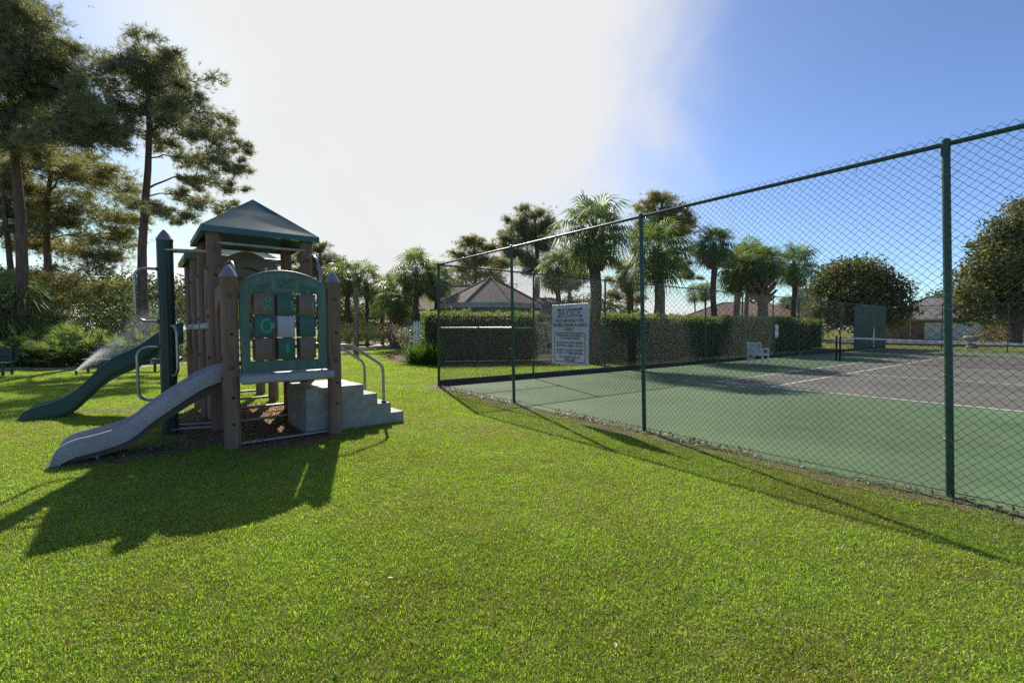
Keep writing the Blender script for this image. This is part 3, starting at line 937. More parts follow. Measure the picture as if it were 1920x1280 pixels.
# local: +x is the direction it faces, back at x=-0.25
for sx, sy, h in ((-.27, -.27, .62), (-.27, .27, .62), (.27, -.27, .62), (.27, .27, .62)):
    m = MB(); m.box((sx, sy, h / 2), (.055, .055, h), bevel=.006); m.build('leg', M_white, ch)
m = MB(); m.box((0.0, 0, .40), (.56, .50, .045), bevel=.008); m.build('seat', M_white, ch)
for sy in (-.27, .27):
    m = MB(); m.box((0.02, sy, .635), (.62, .07, .028), bevel=.006); m.build('armrest', M_white, ch)
    m = MB(); m.box((0.0, sy, .22), (.50, .03, .04), bevel=.004); m.build('stretcher', M_white, ch)
for z_, h in ((.47, .06), (.86, .08)):
    m = MB(); m.box((-.30 - (z_ - .4) * .18, 0, z_), (.03, .56, h), bevel=.006)
    bk = m.build('back_rail' if h < .07 else 'backrest', M_white, ch)
for i in range(6):
    m = MB(); y_ = -.235 + i * .094
    m.add([(-.315 - (z - .4) * .18 + dx, y_ + dy, z) for z in (.50, .82) for dx, dy in ((-.01, -.032), (.012, -.032), (.012, .032), (-.01, .032))],
          [(3, 2, 1, 0), (4, 5, 6, 7), (0, 1, 5, 4), (1, 2, 6, 5), (2, 3, 7, 6), (3, 0, 4, 7)])
    m.build('slat', M_white, bk)

# ------------------------------------------------------------------ playground
pg = thing('playground_structure', 'brown and green plastic play structure with two slides, steps and tic-tac-toe panel', 'play structure', PA)
pg.rotation_mode = 'XYZ'
_mw = Matrix.Translation(PA) @ Matrix.Rotation(-0.010, 4, 'Y') @ Matrix.Rotation(ANG, 4, 'Z')
pg.location = _mw.to_translation(); pg.rotation_euler = _mw.to_euler('XYZ')
S = 1.22
def w2l(P):
    d = P - PA
    return (d.dot(e1), d.dot(e2), P.z)
def on_plane_y(px, py, y0):
    """where the line of sight to a point of the slide meets the slide's vertical side plane"""
    d = ray(px, py); O = Vector((0, 0, CAMH))
    p0 = PA + e2 * y0
    k = (p0 - O).dot(e2) / d.dot(e2)
    return w2l(O + d * k)

def plastic_post(h, mat, cap, x, y, name='post', r=0.092):
    m = MB(); m.tube([(0, 0, -0.25), (0, 0, 0.4), (0, 0, h * .7), (0, 0, h)], r, 24, ridge=0.055)
    p = m.build(name, mat, pg); p.location = (x, y, 0)
    if cap:
        m = MB(); m.tube([(0, 0, h), (0, 0, h + .018), (0, 0, h + .03), (0, 0, h + .085), (0, 0, h + .135), (0, 0, h + .15)],
                         [r * 1.04, r * 1.07, r * .98, r * .66, r * .30, r * .12], 16)
        m.build('post_cap', M_cap if mat is M_post else M_gpost, p, smooth=True)
    return p
def add_bolt(p, r, ang, z, hole=False):
    c, s = math.cos(ang), math.sin(ang)
    m = MB(); q0, q1, q2 = r - .006, r + (.003 if hole else .012), r + (.004 if hole else .02)
    m.tube([(c * q0, s * q0, z), (c * q1, s * q1, z), (c * q2, s * q2, z)], [.017, .017, .016] if hole else [.026, .026, .014], 10)
    m.build('bolt_hole' if hole else 'bolt', M_hole if hole else M_bolt, p, smooth=True)
facecam = math.atan2(-(PA.normalized().dot(e2)), -(PA.normalized().dot(e1)))     # local direction that faces the lawn side
TOWER = {}
for i, x in enumerate((0, S)):
    for j in range(5):
        short = j == 0
        TOWER[(i, j)] = plastic_post(2.06 if short else 2.84, M_post, short, x, j * S)
for ij, zs in (((0, 0), (1.84, .98)), ((1, 0), (1.84, 1.0)), ((0, 1), (2.55, 1.9)), ((1, 1), (2.5,))):
    for z in zs: add_bolt(TOWER[ij], .09, facecam + .1, z)
for ij, zs in (((0, 0), (1.38, .62, .30)), ((1, 0), (1.38, .70, .42)), ((0, 1), (2.2, 1.5))):
    for z in zs: add_bolt(TOWER[ij], .09, facecam + .2, z, True)
for ij in ((0, 0), (1, 0)):
    for z in (1.84, 1.02):
        add_bolt(TOWER[ij], .09, 0 if ij == (0, 0) else math.pi, z)
for j in range(1, 5):
    for z in (1.05, 1.62, 2.3): add_bolt(TOWER[(0, j)], .09, math.pi, z)
add_bolt(TOWER[(0, 0)], .09, math.pi, .86); add_bolt(TOWER[(0, 0)], .09, math.pi, 1.1)

# roofs: hipped pyramids with slightly dished faces
def roof(cx, cy, hw, ze, za):
    N = 26
    vs, fs = [], []
    def hgt(a, b):
        r = max(abs(a), abs(b))                # 0 apex, 1 eave
        q = min(abs(a), abs(b)) / r if r > 1e-6 else 1
        dip = .27 * .0886 * (math.erf((r - .42) / .1) + 1)
        return za - (za - ze) * (r + (.27 * .1772 * r - dip + .05 * math.sin(math.pi * r)) * (1 - q ** 4))
    for a in range(-N, N + 1):
        for b in range(-N, N + 1):
            A, B = a / N, b / N
            vs.append((A * hw, B * hw, hgt(A, B)))
    W = 2 * N + 1
    for a in range(2 * N):
        for b in range(2 * N):
            i = a * W + b
            q = (i, i + W, i + W + 1, i + 1)
            # split along the hips
            fs += [(q[0], q[1], q[2]), (q[0], q[2], q[3])] if (a < N) == (b < N) else [(q[0], q[1], q[3]), (q[1], q[2], q[3])]
    m = MB(); m.add(vs, fs)
    # rolled skirt
    ring = [(-hw, -hw), (hw, -hw), (hw, hw), (-hw, hw)]
    o0 = [(x, y, ze) for x, y in ring]; o1 = [(x * 1.004, y * 1.004, ze - .085) for x, y in ring]
    i0 = [(x * .93, y * .93, ze - .085) for x, y in ring]; i1 = [(x * .90, y * .90, ze - .02) for x, y in ring]
    vs = o0 + o1 + i0 + i1
    fs = []
    for r_ in range(3):
        for k in range(4):
            fs.append((r_ * 4 + k, r_ * 4 + (k + 1) % 4, r_ * 4 + 4 + (k + 1) % 4, r_ * 4 + 4 + k))
    m.add(vs, fs)
    m.add([(x * .9, y * .9, ze - .02) for x, y in ring] + [(0, 0, za - .08)], [(1, 0, 4), (2, 1, 4), (3, 2, 4), (0, 3, 4)])
    o = m.build('roof', M_roof, pg, smooth=True, angle=22)
    o.location = (cx, cy, 0)
    return o
roof(S / 2, 1.5 * S, 0.77, 2.87, 3.50)
roof(S / 2, 3.5 * S, 0.79, 2.80, 3.36)

def part_box(name, c, s, mat, bevel=0.01, rz=0):
    m = MB(); m.box((0, 0, 0), s, rz, bevel=bevel); o = m.build(name, mat, pg); o.location = c; return o
def pipe(name, pts, r=0.02, mat=None, n=10, parent=None):
    m = MB(); m.tube(pts, r, n); return m.build(name, mat or M_pipe, parent or pg, smooth=True)
def arc_pts(c, r, a0, a1, n, fx):
    return [fx(c[0] + r * math.cos(a), c[1] + r * math.sin(a)) for a in np.linspace(R(a0), R(a1), n)]

# decks
part_box('deck', (S / 2, S / 2, 0.84), (S - .06, S - .06, .07), M_deck)
part_box('deck', (S / 2, 1.5 * S, 1.50), (S + .16, S - .06, .09), M_deck)
part_box('deck', (S / 2, 2.5 * S, 1.50), (S + .16, S - .06, .09), M_deck)
part_box('deck', (S / 2, 3.5 * S, 1.50), (S + .16, S - .06, .09), M_deck)

# tic-tac-toe panel between the two capped posts
x0, x1 = 0.105, S - 0.105
zb_, zsd, zap = 0.90, 1.98, 2.18
outer = [(x0, zb_), (x1, zb_), (x1, zsd)]
for k in range(1, 16):
    a = k / 16
    xx = x1 + (x0 - x1) * a
    outer.append((xx, zsd + (zap - zsd) * (1 - (2 * a - 1) ** 2) ** 0.75))
outer.append((x0, zsd))
ox0, ox1, oz0, oz1 = 0.205, S - 0.205, 1.04, 1.90
inner = [(ox0, oz0), (ox1, oz0), (ox1, oz1), (ox0, oz1)]
# frame built from strips so the opening is real
m = MB(); T = 0.045
m.prism([(x0, zb_), (x1, zb_), (x1, oz0), (x0, oz0)], -T, T * .2)
m.prism([(x0, oz0), (ox0, oz0), (ox0, oz1), (x0, oz1)], -T, T * .2)
m.prism([(ox1, oz0), (x1, oz0), (x1, oz1), (ox1, oz1)], -T, T * .2)
m.prism([(x0, oz1), (x1, oz1)] + outer[2:], -T, T * .2)
gp = m.build('game_panel', M_panel, pg)
m = MB()
rim = [(x_, z_) for x_, z_ in outer[2:]]
m.tube([(x_, -T - .001, z_ - .008) for x_, z_ in rim], 0.012, 8)
m.build('panel_rim', M_panel, gp, smooth=True)
# raised lettering over the opening, weathered to the colour of the panel
def raised_words():
    for wd_, a_ in (('TIC', -.27), ('TAC', 0.0), ('TOE', .27)):
        zc = oz1 + .115 - 1.15 * a_ * a_
        o_ = text_mesh('raised_lettering', wd_, .155, M_letter, gp, (S / 2 + a_, -T - .002, zc), .006, rot=(R(90), 0, 0), extr=.006)
        o_.rotation_euler = Matrix.Rotation(a_ * .75, 3, 'Y').to_euler() if False else (R(90), -a_ * -.75, 0)
        xs_ = [p_.co.x for p_ in o_.data.vertices]; o_.scale = (.225 / (max(xs_) - min(xs_)), 1, 1)
raised_words()
TILEM = [[M_tile_b, M_tile_g, M_tile_b], [M_tile_g, M_tile_w, M_tile_g], [M_tile_b, M_tile_g, M_tile_b]]
th = (oz1 - oz0 - .02) / 3
tw = 0.104
for c in range(3):
    xc = S / 2 + (c - 1) * 0.258
    m = MB(); m.tube([(xc, .04, oz0 - .01), (xc, .04, oz1 + .01)], .012, 8); m.build('tile_axle', M_pipe, gp, smooth=True)
    for r in range(3):
        z1_ = oz1 - .012 - r * th
        prof = []
        for cx_, cy_, a0 in ((tw - .03, -.055, -90), (tw - .03, .075, 0), (-tw + .03, .075, 90), (-tw + .03, -.055, 180)):
            for j in range(5):
                a = R(a0 + 90 * j / 4); prof.append((cx_ + .03 * math.cos(a), cy_ + .03 * math.sin(a)))
        m = MB()
        vs = []
        zz_ = [z1_ - th + .006, z1_ - th + .014, z1_ - .014, z1_ - .006]; kk = [.95, 1, 1, .95]
        for z_, k_ in zip(zz_, kk): vs += [(x_ * k_, y_ * k_, z_) for x_, y_ in prof]
        nn = len(prof); fs = [tuple(range(nn - 1, -1, -1)), tuple(range(3 * nn, 4 * nn))]
        for q in range(3):
            for j in range(nn): fs.append((q * nn + j, q * nn + (j + 1) % nn, (q + 1) * nn + (j + 1) % nn, (q + 1) * nn + j))
        m.add(vs, fs)
        t_ = m.build('game_tile', TILEM[r][c], gp, smooth=True, angle=30)
        t_.location = (xc, 0.0, 0)
ym = -0.087
def mark(pts, w=0.026, closed=False):
    m = MB(); n_ = len(pts); L_, R_ = [], []
    for i in range(n_):
        a = Vector(pts[(i - 1) % n_ if closed else max(i - 1, 0)]); b = Vector(pts[(i + 1) % n_ if closed else min(i + 1, n_ - 1)])
        d = (b - a).normalized(); nn = Vector((-d.y, d.x)) * w / 2
        L_.append(Vector(pts[i]) + nn); R_.append(Vector(pts[i]) - nn)
    vs = [(p.x, ym, p.y) for p in L_] + [(p.x, ym, p.y) for p in R_] + [(p.x, ym + .003, p.y) for p in L_] + [(p.x, ym + .003, p.y) for p in R_]
    fs = []
    for i in range(n_ if closed else n_ - 1):
        j = (i + 1) % n_
        fs += [(i, j, n_ + j, n_ + i), (2 * n_ + i, 3 * n_ + i, 3 * n_ + j, 2 * n_ + j), (i, 2 * n_ + i, 2 * n_ + j, j), (n_ + i, n_ + j, 3 * n_ + j, 3 * n_ + i)]
    m.add(vs, fs)
    return m.build('painted_mark', M_mark, gp)
xa, xb_, xc_ = S / 2 - .258, S / 2, S / 2 + .258
zr = [oz1 - .012 - (r + .5) * th for r in range(3)]
mark([(xa + .012, zr[0] + .075), (xa + .095, zr[0] - .075)]); mark([(xa + .092, zr[0] + .075), (xa + .004, zr[0] - .085)])
mark([(xa + .030 + .058 * math.cos(a), zr[1] + .012 + .08 * math.sin(a)) for a in np.linspace(0.9, 6.9, 22)], .028)
mark([(xb_ + .120 + .055 * math.cos(a), zr[0] - .01 + .075 * math.sin(a)) for a in np.linspace(2.2, 4.1, 9)], .022)
mark([(xc_ + .112 + .048 * math.cos(a), zr[0] - .01 + .075 * math.sin(a)) for a in np.linspace(1.9, 4.4, 10)], .022)
mark([(xb_ + .005, zr[2] + .055), (xb_ + .008, zr[2] - .05)], .030)

# counter under the panel
m = MB(); m.box((S / 2, -.155, .835), (S - .14, .21, .105), bevel=.02); m.build('counter', M_bench, pg)
for x_ in (.35, S - .35):
    pipe('counter_bracket', [(x_, -.05, .80), (x_, .03, .80)], .02)

# slides: a trough swept along a side profile
def slide(rim_px, yc, halfw, wall, mat, name, start_z, widen=None, deep=None, taper_end=True):
    prof = [on_plane_y(a, b, yc - halfw) for a, b in rim_px]
    pts = [(p[0], p[2]) for p in prof]
    # resample smoothly
    out = []
    for i in range(len(pts) - 1):
        p0, p1, p2, p3 = pts[max(i - 1, 0)], pts[i], pts[i + 1], pts[min(i + 2, len(pts) - 1)]
        for k in range(4):
            t = k / 4
            out.append(tuple(0.5 * ((2 * p1[q]) + (p2[q] - p0[q]) * t + (2 * p0[q] - 5 * p1[q] + 4 * p2[q] - p3[q]) * t * t + (3 * p1[q] - p0[q] - 3 * p2[q] + p3[q]) * t ** 3) for q in (0, 1)))
    out.append(pts[-1])
    return out, prof

def build_slide(path, yc, halfw, wall, mat, under, name, end_fall=4):
    n = len(path)
    m = MB(); rings = []
    for i, (x, z) in enumerate(path):
        f = i / (n - 1)
        w_ = wall
        if i > n - 1 - end_fall: w_ = wall * (0.25 + 0.75 * (n - 1 - i) / end_fall)
        hw_ = halfw * (1 + .10 * max(0, (f - .6) / .4))
        zb2 = max(z - w_, 0.015)
        zl = max(zb2 - .05, -0.01)
        z = max(z, 0.02)
        sec = [(-hw_ - .012, zl), (-hw_ - .018, z - .03 if z - .03 > zl else zl + .005), (-hw_ - .005, z - .004), (-hw_ + .015, z), (-hw_ + .035, z - .010), (-hw_ + .06, zb2 + .06 * (z - zb2) / max(wall, .01)),
               (-hw_ * .60, zb2 + .004), (0, zb2), (hw_ * .60, zb2 + .004), (hw_ - .06, zb2 + .06 * (z - zb2) / max(wall, .01)), (hw_ - .035, z - .010), (hw_ - .015, z), (hw_ + .005, z - .004), (hw_ + .018, z - .03 if z - .03 > zl else zl + .005), (hw_ + .012, zl)]
        rings.append([(x, yc + a, b) for a, b in sec])
    k = len(rings[0])
    vs = [p for r in rings for p in r]
    fs, mi = [], []
    for i in range(n - 1):
        for j in range(k):
            j2 = (j + 1) % k
            fs.append((i * k + j, i * k + j2, (i + 1) * k + j2, (i + 1) * k + j))
    m.add(vs, fs)
    m.add(rings[0], [tuple(range(k))]); m.add(rings[-1], [tuple(range(k - 1, -1, -1))])
    s = m.build(name, mat, pg, smooth=True, angle=50)
    # keel under the trough
    m = MB(); pr = []
    for i, (x, z) in enumerate(path[:-end_fall]):
        w_ = wall; pr.append((x, max(z - w_ - .045, 0.0)))
    top = pr; bot = [(x, max(z - .11 * (1 - i / len(pr)) - .03, -.03)) for i, (x, z) in enumerate(pr)]
    for y_ in (yc - halfw * .8, yc + halfw * .8 - .04):
        m.prism(top + bot[::-1], y_, y_ + .04)
    m.build('slide_keel', under, s)
    return s
rim = [(416, 686), (380, 700), (340, 724), (289, 757), (243, 791), (189, 810), (139, 822), (110, 837), (97, 856), (90, 880)]
path, _ = slide(rim, S / 2 - .02, .27, .15, None, None, 0)
path = [(0.02, path[0][1] + .005)] + path
sl1 = build_slide(path, S / 2 - .02, .27, .14, M_slide, M_slide_under, 'slide'); sl1['label'] = 'short speckled grey slide'
rim = [(345, 600), (300, 619), (262, 644), (219, 663), (192, 681), (162, 709), (136, 731), (109, 745), (72, 756), (46, 766), (28, 786), (21, 797)]
path, _ = slide(rim, 3.5 * S, .25, .22, None, None, 0)
sl2 = build_slide(path, 3.5 * S, .25, .22, M_gslide, M_gslide, 'slide'); sl2['label'] = 'long wavy dark green slide'

# hood panels at the slide openings, arch panel, bubble panel
def arch_panel(name, axis, off, a0, a1, zlo, zside, zap, ow, oz0_, ozs, ozap, mat, th_=.04, scallop=False):
    """vertical panel with an arched doorway; extruded along axis"""
    N = 14
    m = MB(); c = (a0 + a1) / 2
    xs = [c + (a1 - a0) / 2 * (-1 + 2 * k / N) for k in range(N + 1)]
    def ztop(x):
        q = abs(2 * (x - c) / (a1 - a0)); return zside + (zap - zside) * max(0, 1 - q * q) ** .5 + (0.03 * math.cos((x - c) * 9) - .03 if scallop else 0)
    def zhole(x):
        q = abs(x - c) / ow
        return ozs + (ozap - ozs) * (1 - q * q) ** .5 if q < 1 else None
    cuts = sorted(set([a0, a1, c - ow, c + ow] + [c + ow * math.cos(t) for t in np.linspace(0, math.pi, 13)] + xs))
    for p, q in zip(cuts[:-1], cuts[1:]):
        if q - p < 1e-5: continue
        mid_ = (p + q) / 2
        if abs(mid_ - c) >= ow:
            m.prism([(p, zlo), (q, zlo), (q, ztop(q)), (p, ztop(p))], off - th_ / 2, off + th_ / 2, axis)
        else:
            def zh(x): 
                qq = min(1, abs(x - c) / ow); return ozs + (ozap - ozs) * math.sqrt(max(0, 1 - qq * qq))
            m.prism([(p, zh(p)), (q, zh(q)), (q, ztop(q)), (p, ztop(p))], off - th_ / 2, off + th_ / 2, axis)
            if oz0_ > zlo + .01:
                m.prism([(p, zlo), (q, zlo), (q, oz0_), (p, oz0_)], off - th_ / 2, off + th_ / 2, axis)
    return m.build(name, mat, pg)
arch_panel('arch_panel', 'y', 2 * S, .09, S - .09, 1.55, 2.44, 2.76, .33, 1.56, 2.12, 2.50, M_arch, scallop=True)
arch_panel('side_panel', 'x', 0.0, .09, S - .09, .80, 1.9, 2.02, .36, .88, 1.45, 1.80, M_post)
arch_panel('side_panel', 'x', 0.0, S + .09, 2 * S - .09, .05, 2.2, 2.45, .28, 1.75, 1.95, 2.2, M_post)
arch_panel('side_panel', 'x', 0.0, 2 * S + .09, 3 * S - .09, .75, 2.2, 2.45, .28, 1.75, 1.95, 2.2, M_post)
arch_panel('side_panel', 'x', 0.0, 3 * S + .09, 4 * S - .09, 1.45, 2.45, 2.65, .40, 1.5, 2.1, 2.42, M_gpost)
m = MB()
for a in range(9):
    pass
# bubble window in the end wall of the far tower
arch_panel('bubble_wall', 'y', 3 * S, .09, S - .09, 1.55, 2.4, 2.62, .40, 1.6, 2.05, 2.45, M_arch)
NN = 16; vs, fs = [], []
for i in range(7):
    r_ = .42 * math.cos(i / 6 * math.pi / 2 * .95); d_ = .26 * math.sin(i / 6 * math.pi / 2)
    for k in range(NN): vs.append((S / 2 + r_ * math.cos(2 * math.pi * k / NN), 3 * S + .03 + d_, 2.04 + r_ * math.sin(2 * math.pi * k / NN)))
for i in range(6):
    for k in range(NN): fs.append((i * NN + k, i * NN + (k + 1) % NN, (i + 1) * NN + (k + 1) % NN, (i + 1) * NN + k))
m = MB(); m.add(vs, fs); m.add(vs[-NN:], [tuple(range(NN))]); m.build('bubble_window', M_bubble, pg, smooth=True)

# slotted panel beneath the main deck on the step side
sp = MB()
x_ = S; ya, yb2 = S + .10, 2 * S - .10
for k in range(6):
    yy = ya + (yb2 - ya) * (k + .5) / 6
    sp.box((x_, yy, .62), (.04, (yb2 - ya) / 6 * .62, .46), bevel=.006)
sp.box((x_, (ya + yb2) / 2, .19), (.05, yb2 - ya, .44), bevel=.01)
sp.box((x_, (ya + yb2) / 2, .90), (.05, yb2 - ya, .14), bevel=.01)
sp = sp.build('slotted_panel', M_arch, pg)
m = MB(); m.tube([(x_ - .03, (ya + yb2) / 2, .24), (x_ - .045, (ya + yb2) / 2, .24)], [.15, .13], 20); m.build('panel_medallion', M_arch, sp, smooth=True)
part_box('side_panel', (S, 2.5 * S, 1.95), (.04, S - .2, .8), M_post)
part_box('side_panel', (S, 3.5 * S, 1.95), (.04, S - .2, .8), M_post)

# step block on the right
ya, yb2 = .14, S - .10
lev = [(-.34, .46, .62), (.46, .67, .47), (.67, .88, .31), (.88, 1.09, .15)]
poly = [(S + lev[0][0], -.03), (S + lev[-1][1], -.03)]
for a, b, z in lev[::-1]:
    poly += [(S + b, z - .012), (S + b - .012, z), (S + a + .001, z)]
m = MB(); m.prism(poly, ya, yb2)
stp = m.build('step_block', M_step, pg)
m = MB(); m.tube([(S + .17, (ya + yb2) / 2 - .12, .615), (S + .17, (ya + yb2) / 2 - .12, .6235)], .055, 20); m.build('grip_hole', M_hole, stp)
for a, b, z in lev[1:]:
    m = MB()
    for k in range(4): m.box((S + a + .045 + k * .042, (ya + yb2) / 2, z + .003), (.014, yb2 - ya - .08, .006), bevel=.002)
    m.build('tread_ridge', M_step, stp)
for y_, dx in ((ya + .05, 0), (yb2 - .05, .06)):
    pts = [(S + .05, y_ - .05 if y_ < .5 else y_ + .05, 1.20), (S + .22 + dx, y_, 1.20), (S + .32 + dx, y_, 1.185), (S + .42 + dx, y_, 1.12), (S + .70 + dx, y_, .93), (S + .76 + dx, y_, .88), (S + .785 + dx, y_, .81), (S + .79 + dx, y_, .70), (S + .79 + dx, y_, .30)]
    h_ = pipe('handrail', pts, .021)
    m = MB(); m.tube([(S + .79 + dx, y_, .312), (S + .79 + dx, y_, .33)], .04, 12); m.build('rail_foot', M_hole, h_)

# curved grab bars from the tall posts down to the low deck
for x_ in (.10, S - .10):
    zt_ = 2.34 if x_ < .5 else 2.50
    pts = [(x_, S - .02, zt_), (x_, .60, zt_), (x_, .46, zt_ - .02), (x_, .34, zt_ - .08), (x_, .25, zt_ - .19), (x_, .20, zt_ - .34), (x_, .19, 1.8), (x_, .19, .88)]
    pipe('grab_bar', pts, .016)
# bars across the main tower under the roof, low tie bars near the ground, climbing pole
pipe('roof_bar', [(0, S - .06, 2.66), (S, S - .06, 2.66)], .021)
pipe('roof_bar', [(0, S * 2 + .07, 2.66), (S, S * 2 + .07, 2.66)], .021)
for j in range(1, 5): pipe('tie_bar', [(0, j * S, .11), (S, j * S, .11)], .023)
pipe('tie_bar', [(0, S * .0 + .05, .03), (S, .05, .03)], .02)
pipe('climbing_pole', [(S / 2 - .05, .62 * S, .88), (S / 2 - .05, .62 * S, 2.3)], .019)

# free standing green loop climber
gx, gy = w2l(G(320, 812))[:2]
gpst = plastic_post(2.66, M_gpost, True, gx, gy, 'climber_post', .094)
gpst['label'] = 'dark green climbing post with loop handles'
for c_ in gpst.children: c_.data.materials[0] = M_cap
def d_loop(dirx, diry, z0, z1, reach, name='loop_rung'):
    r_ = .12
    prof = [(.06, z1)] + [(reach - r_ + r_ * math.sin(a), z1 - r_ + r_ * math.cos(a)) for a in np.linspace(0, math.pi / 2, 7)] + [(reach - r_ + r_ * math.cos(a), z0 + r_ - r_ * math.sin(a)) for a in np.linspace(0, math.pi / 2, 7)] + [(.06, z0)]
    m = MB(); m.tube([(dirx * a, diry * a, b) for a, b in prof], .019, 10)
    m.build(name, M_pipe, gpst, smooth=True)
d_loop(-1, 0.0, 1.56, 2.27, .33); d_loop(-1, 0.0, .50, 1.21, .33); d_loop(.35, -.93, .82, 1.50, .26); d_loop(.0, 1, 1.0, 1.7, .28)
for a_ in (math.pi, facecam):
    for z in (2.27, 1.56, 1.21, .5, 1.9): add_bolt(gpst, .092, a_, z) if a_ == math.pi else None
add_bolt(gpst, .092, facecam, 1.05); add_bolt(gpst, .092, facecam + .2, 1.75); add_bolt(gpst, .092, -.2, 1.9); add_bolt(gpst, .092, -.2, .95)
for dy, z in ((-.075, 2.53), (.085, 2.53), (-.075, .07), (.085, .10)):
    pipe('cross_bar', [(gx, gy + dy, z), (-.02, S + .06 + dy, z)], .019)

# ------------------------------------------------------------------ sprinkler, spray, benches, pole, urn
hd = G(143, 702)
spk = thing('sprinkler', 'small black lawn sprinkler head spraying water beside the green slide', 'sprinkler', hd)
m = MB(); m.tube([(0, 0, -.02), (0, 0, .09)], .03, 10); m.build('body', M_hole, spk, smooth=True)
m = MB(); m.tube([(0, 0, .09), (0, 0, .13)], [.022, .018], 10); m.build('nozzle', M_hole, spk, smooth=True)
N = 45000
f = rng.beta(1.15, 1.1, N)
dirw = (at(285, 596, hd.y + .6) - hd - Vector((0, 0, .12)))
P = np.array([hd.x, hd.y, .12]) + f[:, None] * np.array(dirw)
P[:, 2] += .55 * f * (1 - f) * .6
sp_ = (.02 + .33 * f ** 1.4)[:, None]
P += rng.normal(size=(N, 3)) * sp_ * np.array([.55, .8, .55])
P[:, 2] -= np.abs(rng.normal(size=N)) * f * .45 * (rng.random(N) < .45)
N2 = 12000
mist = np.array(at(305, 620, hd.y + 1.2))[None] + rng.normal(size=(N2, 3)) * np.array([.5, .7, .50])
P = np.concatenate([P, mist]); P = P[P[:, 2] > .05]
N = len(P)
sz = rng.uniform(.0014, .0028, (N, 1, 1))
tet = np.array([[1, 1, 1], [-1, -1, 1], [-1, 1, -1], [1, -1, -1]], float)[None] * sz
V = (P[:, None, :] + tet).reshape(-1, 3)
b_ = (np.arange(N) * 4)[:, None, None]
Fc = (b_ + np.array([[0, 1, 2], [0, 3, 1], [0, 2, 3], [1, 3, 2]])[None]).reshape(-1, 3)
o = link('water_spray', mesh_np('water_spray', V, Fc, M_cloud_water)); tag(o, 'fan of fine white water spray rising from the sprinkler', 'water spray', kind='stuff')

def park_bench(label, P_, rz, L_):
    b = thing('park_bench', label, 'bench', P_, rz, 'dark green benches by the path')
    for i in range(3):
        m = MB(); m.box((0, .25 + i * .035, .52 + i * .14), (L_, .035, .12), bevel=.008); m.build('back_slat', M_benchg, b)
    for i in range(3):
        m = MB(); m.box((0, -.18 + i * .15, .43), (L_, .135, .035), bevel=.008); m.build('seat_slat', M_bench if i == 0 else M_benchg, b)
    for sx in (-L_ / 2 + .15, L_ / 2 - .15):
        m = MB(); m.box((sx, -.18, .2), (.06, .06, .42), bevel=.006); m.box((sx, .22, .42), (.06, .06, .84), bevel=.006); m.box((sx, .02, .39), (.05, .44, .05), bevel=.006)
        m.build('leg_frame', M_benchg, b)
    return b
bp_ = at(236, 690, 15.2)
park_bench('long dark green park bench behind the green slide', (bp_.x, 15.2, 0), R(4), 2.4)
park_bench('dark green park bench cut off by the left edge of the photo', (G(-36, 706).x, G(0, 706).y, 0), R(20), 1.5)

wp = G(668, 662)
pl_ = thing('wooden_pole', 'slim weathered wooden pole with a red top beside the path', 'pole', wp)
H_ = at(668, 541, wp.y).z
m = MB(); m.tube([(0, 0, -.1), (.01, 0, H_ * .6), (.03, 0, H_)], [.15, .14, .13], 12); m.build('shaft', M_wood, pl_, smooth=True)
m = MB(); m.tube([(.03, 0, H_), (.03, 0, H_ + .09)], [.15, .14], 12); m.build('pole_cap', M_red, pl_, smooth=True)
for z in (1.15, 2.3):
    m = MB(); m.tube([(.012, 0, z), (.012, 0, z + .05)], .152, 12); m.build('band', M_pipe, pl_, smooth=True)

up_ = G(1821, 653)
m = MB()
m.tube([(0, 0, 0), (0, 0, .12), (0, 0, .16), (0, 0, .62), (0, 0, .66), (0, 0, .74), (0, 0, .84), (0, 0, .90)], [.34, .34, .26, .30, .42, .46, .46, .40], 20)
o = m.build('concrete_urn', M_urn, smooth=True); o.location = (up_.x, up_.y, 0)
tag(o, 'round grey concrete urn standing on grass by the road beyond the court', 'urn')

# ------------------------------------------------------------------ trees
def pad_list(pads, Y, spread=1.5):
    """canopy clumps: (px, py, rx, ry[, dY]) in photo pixels at distance Y -> centre, radii"""
    out = []
    for p in pads:
        dy = p[4] if len(p) > 4 else random.uniform(-spread, spread)
        c = at(p[0], p[1], Y + dy)
        k = (Y + dy) / F
        out.append((c, p[2] * k, (p[2] * .8) * k, p[3] * k))
    return out


def trunk_tube(pts, rad, name, mat, parent, n=12):
    m = MB(); m.tube(pts, rad, n)
    return m.build(name, mat, parent, smooth=True, angle=70)


def limb(m, a, b, r0, r1, sag=.15, n=5, wob=.06):
    d = b - a; L_ = d.length
    pts = []
    for i in range(n + 1):
        t = i / n
        p = a.lerp(b, t)
        p = p + Vector((random.uniform(-1, 1), random.uniform(-1, 1), random.uniform(-.5, .5))) * L_ * wob * math.sin(math.pi * t)
        p.z += L_ * sag * math.sin(math.pi * t)
        pts.append(p)
    m.tube(pts, [r0 + (r1 - r0) * i / n for i in range(n + 1)], 6)
    return pts


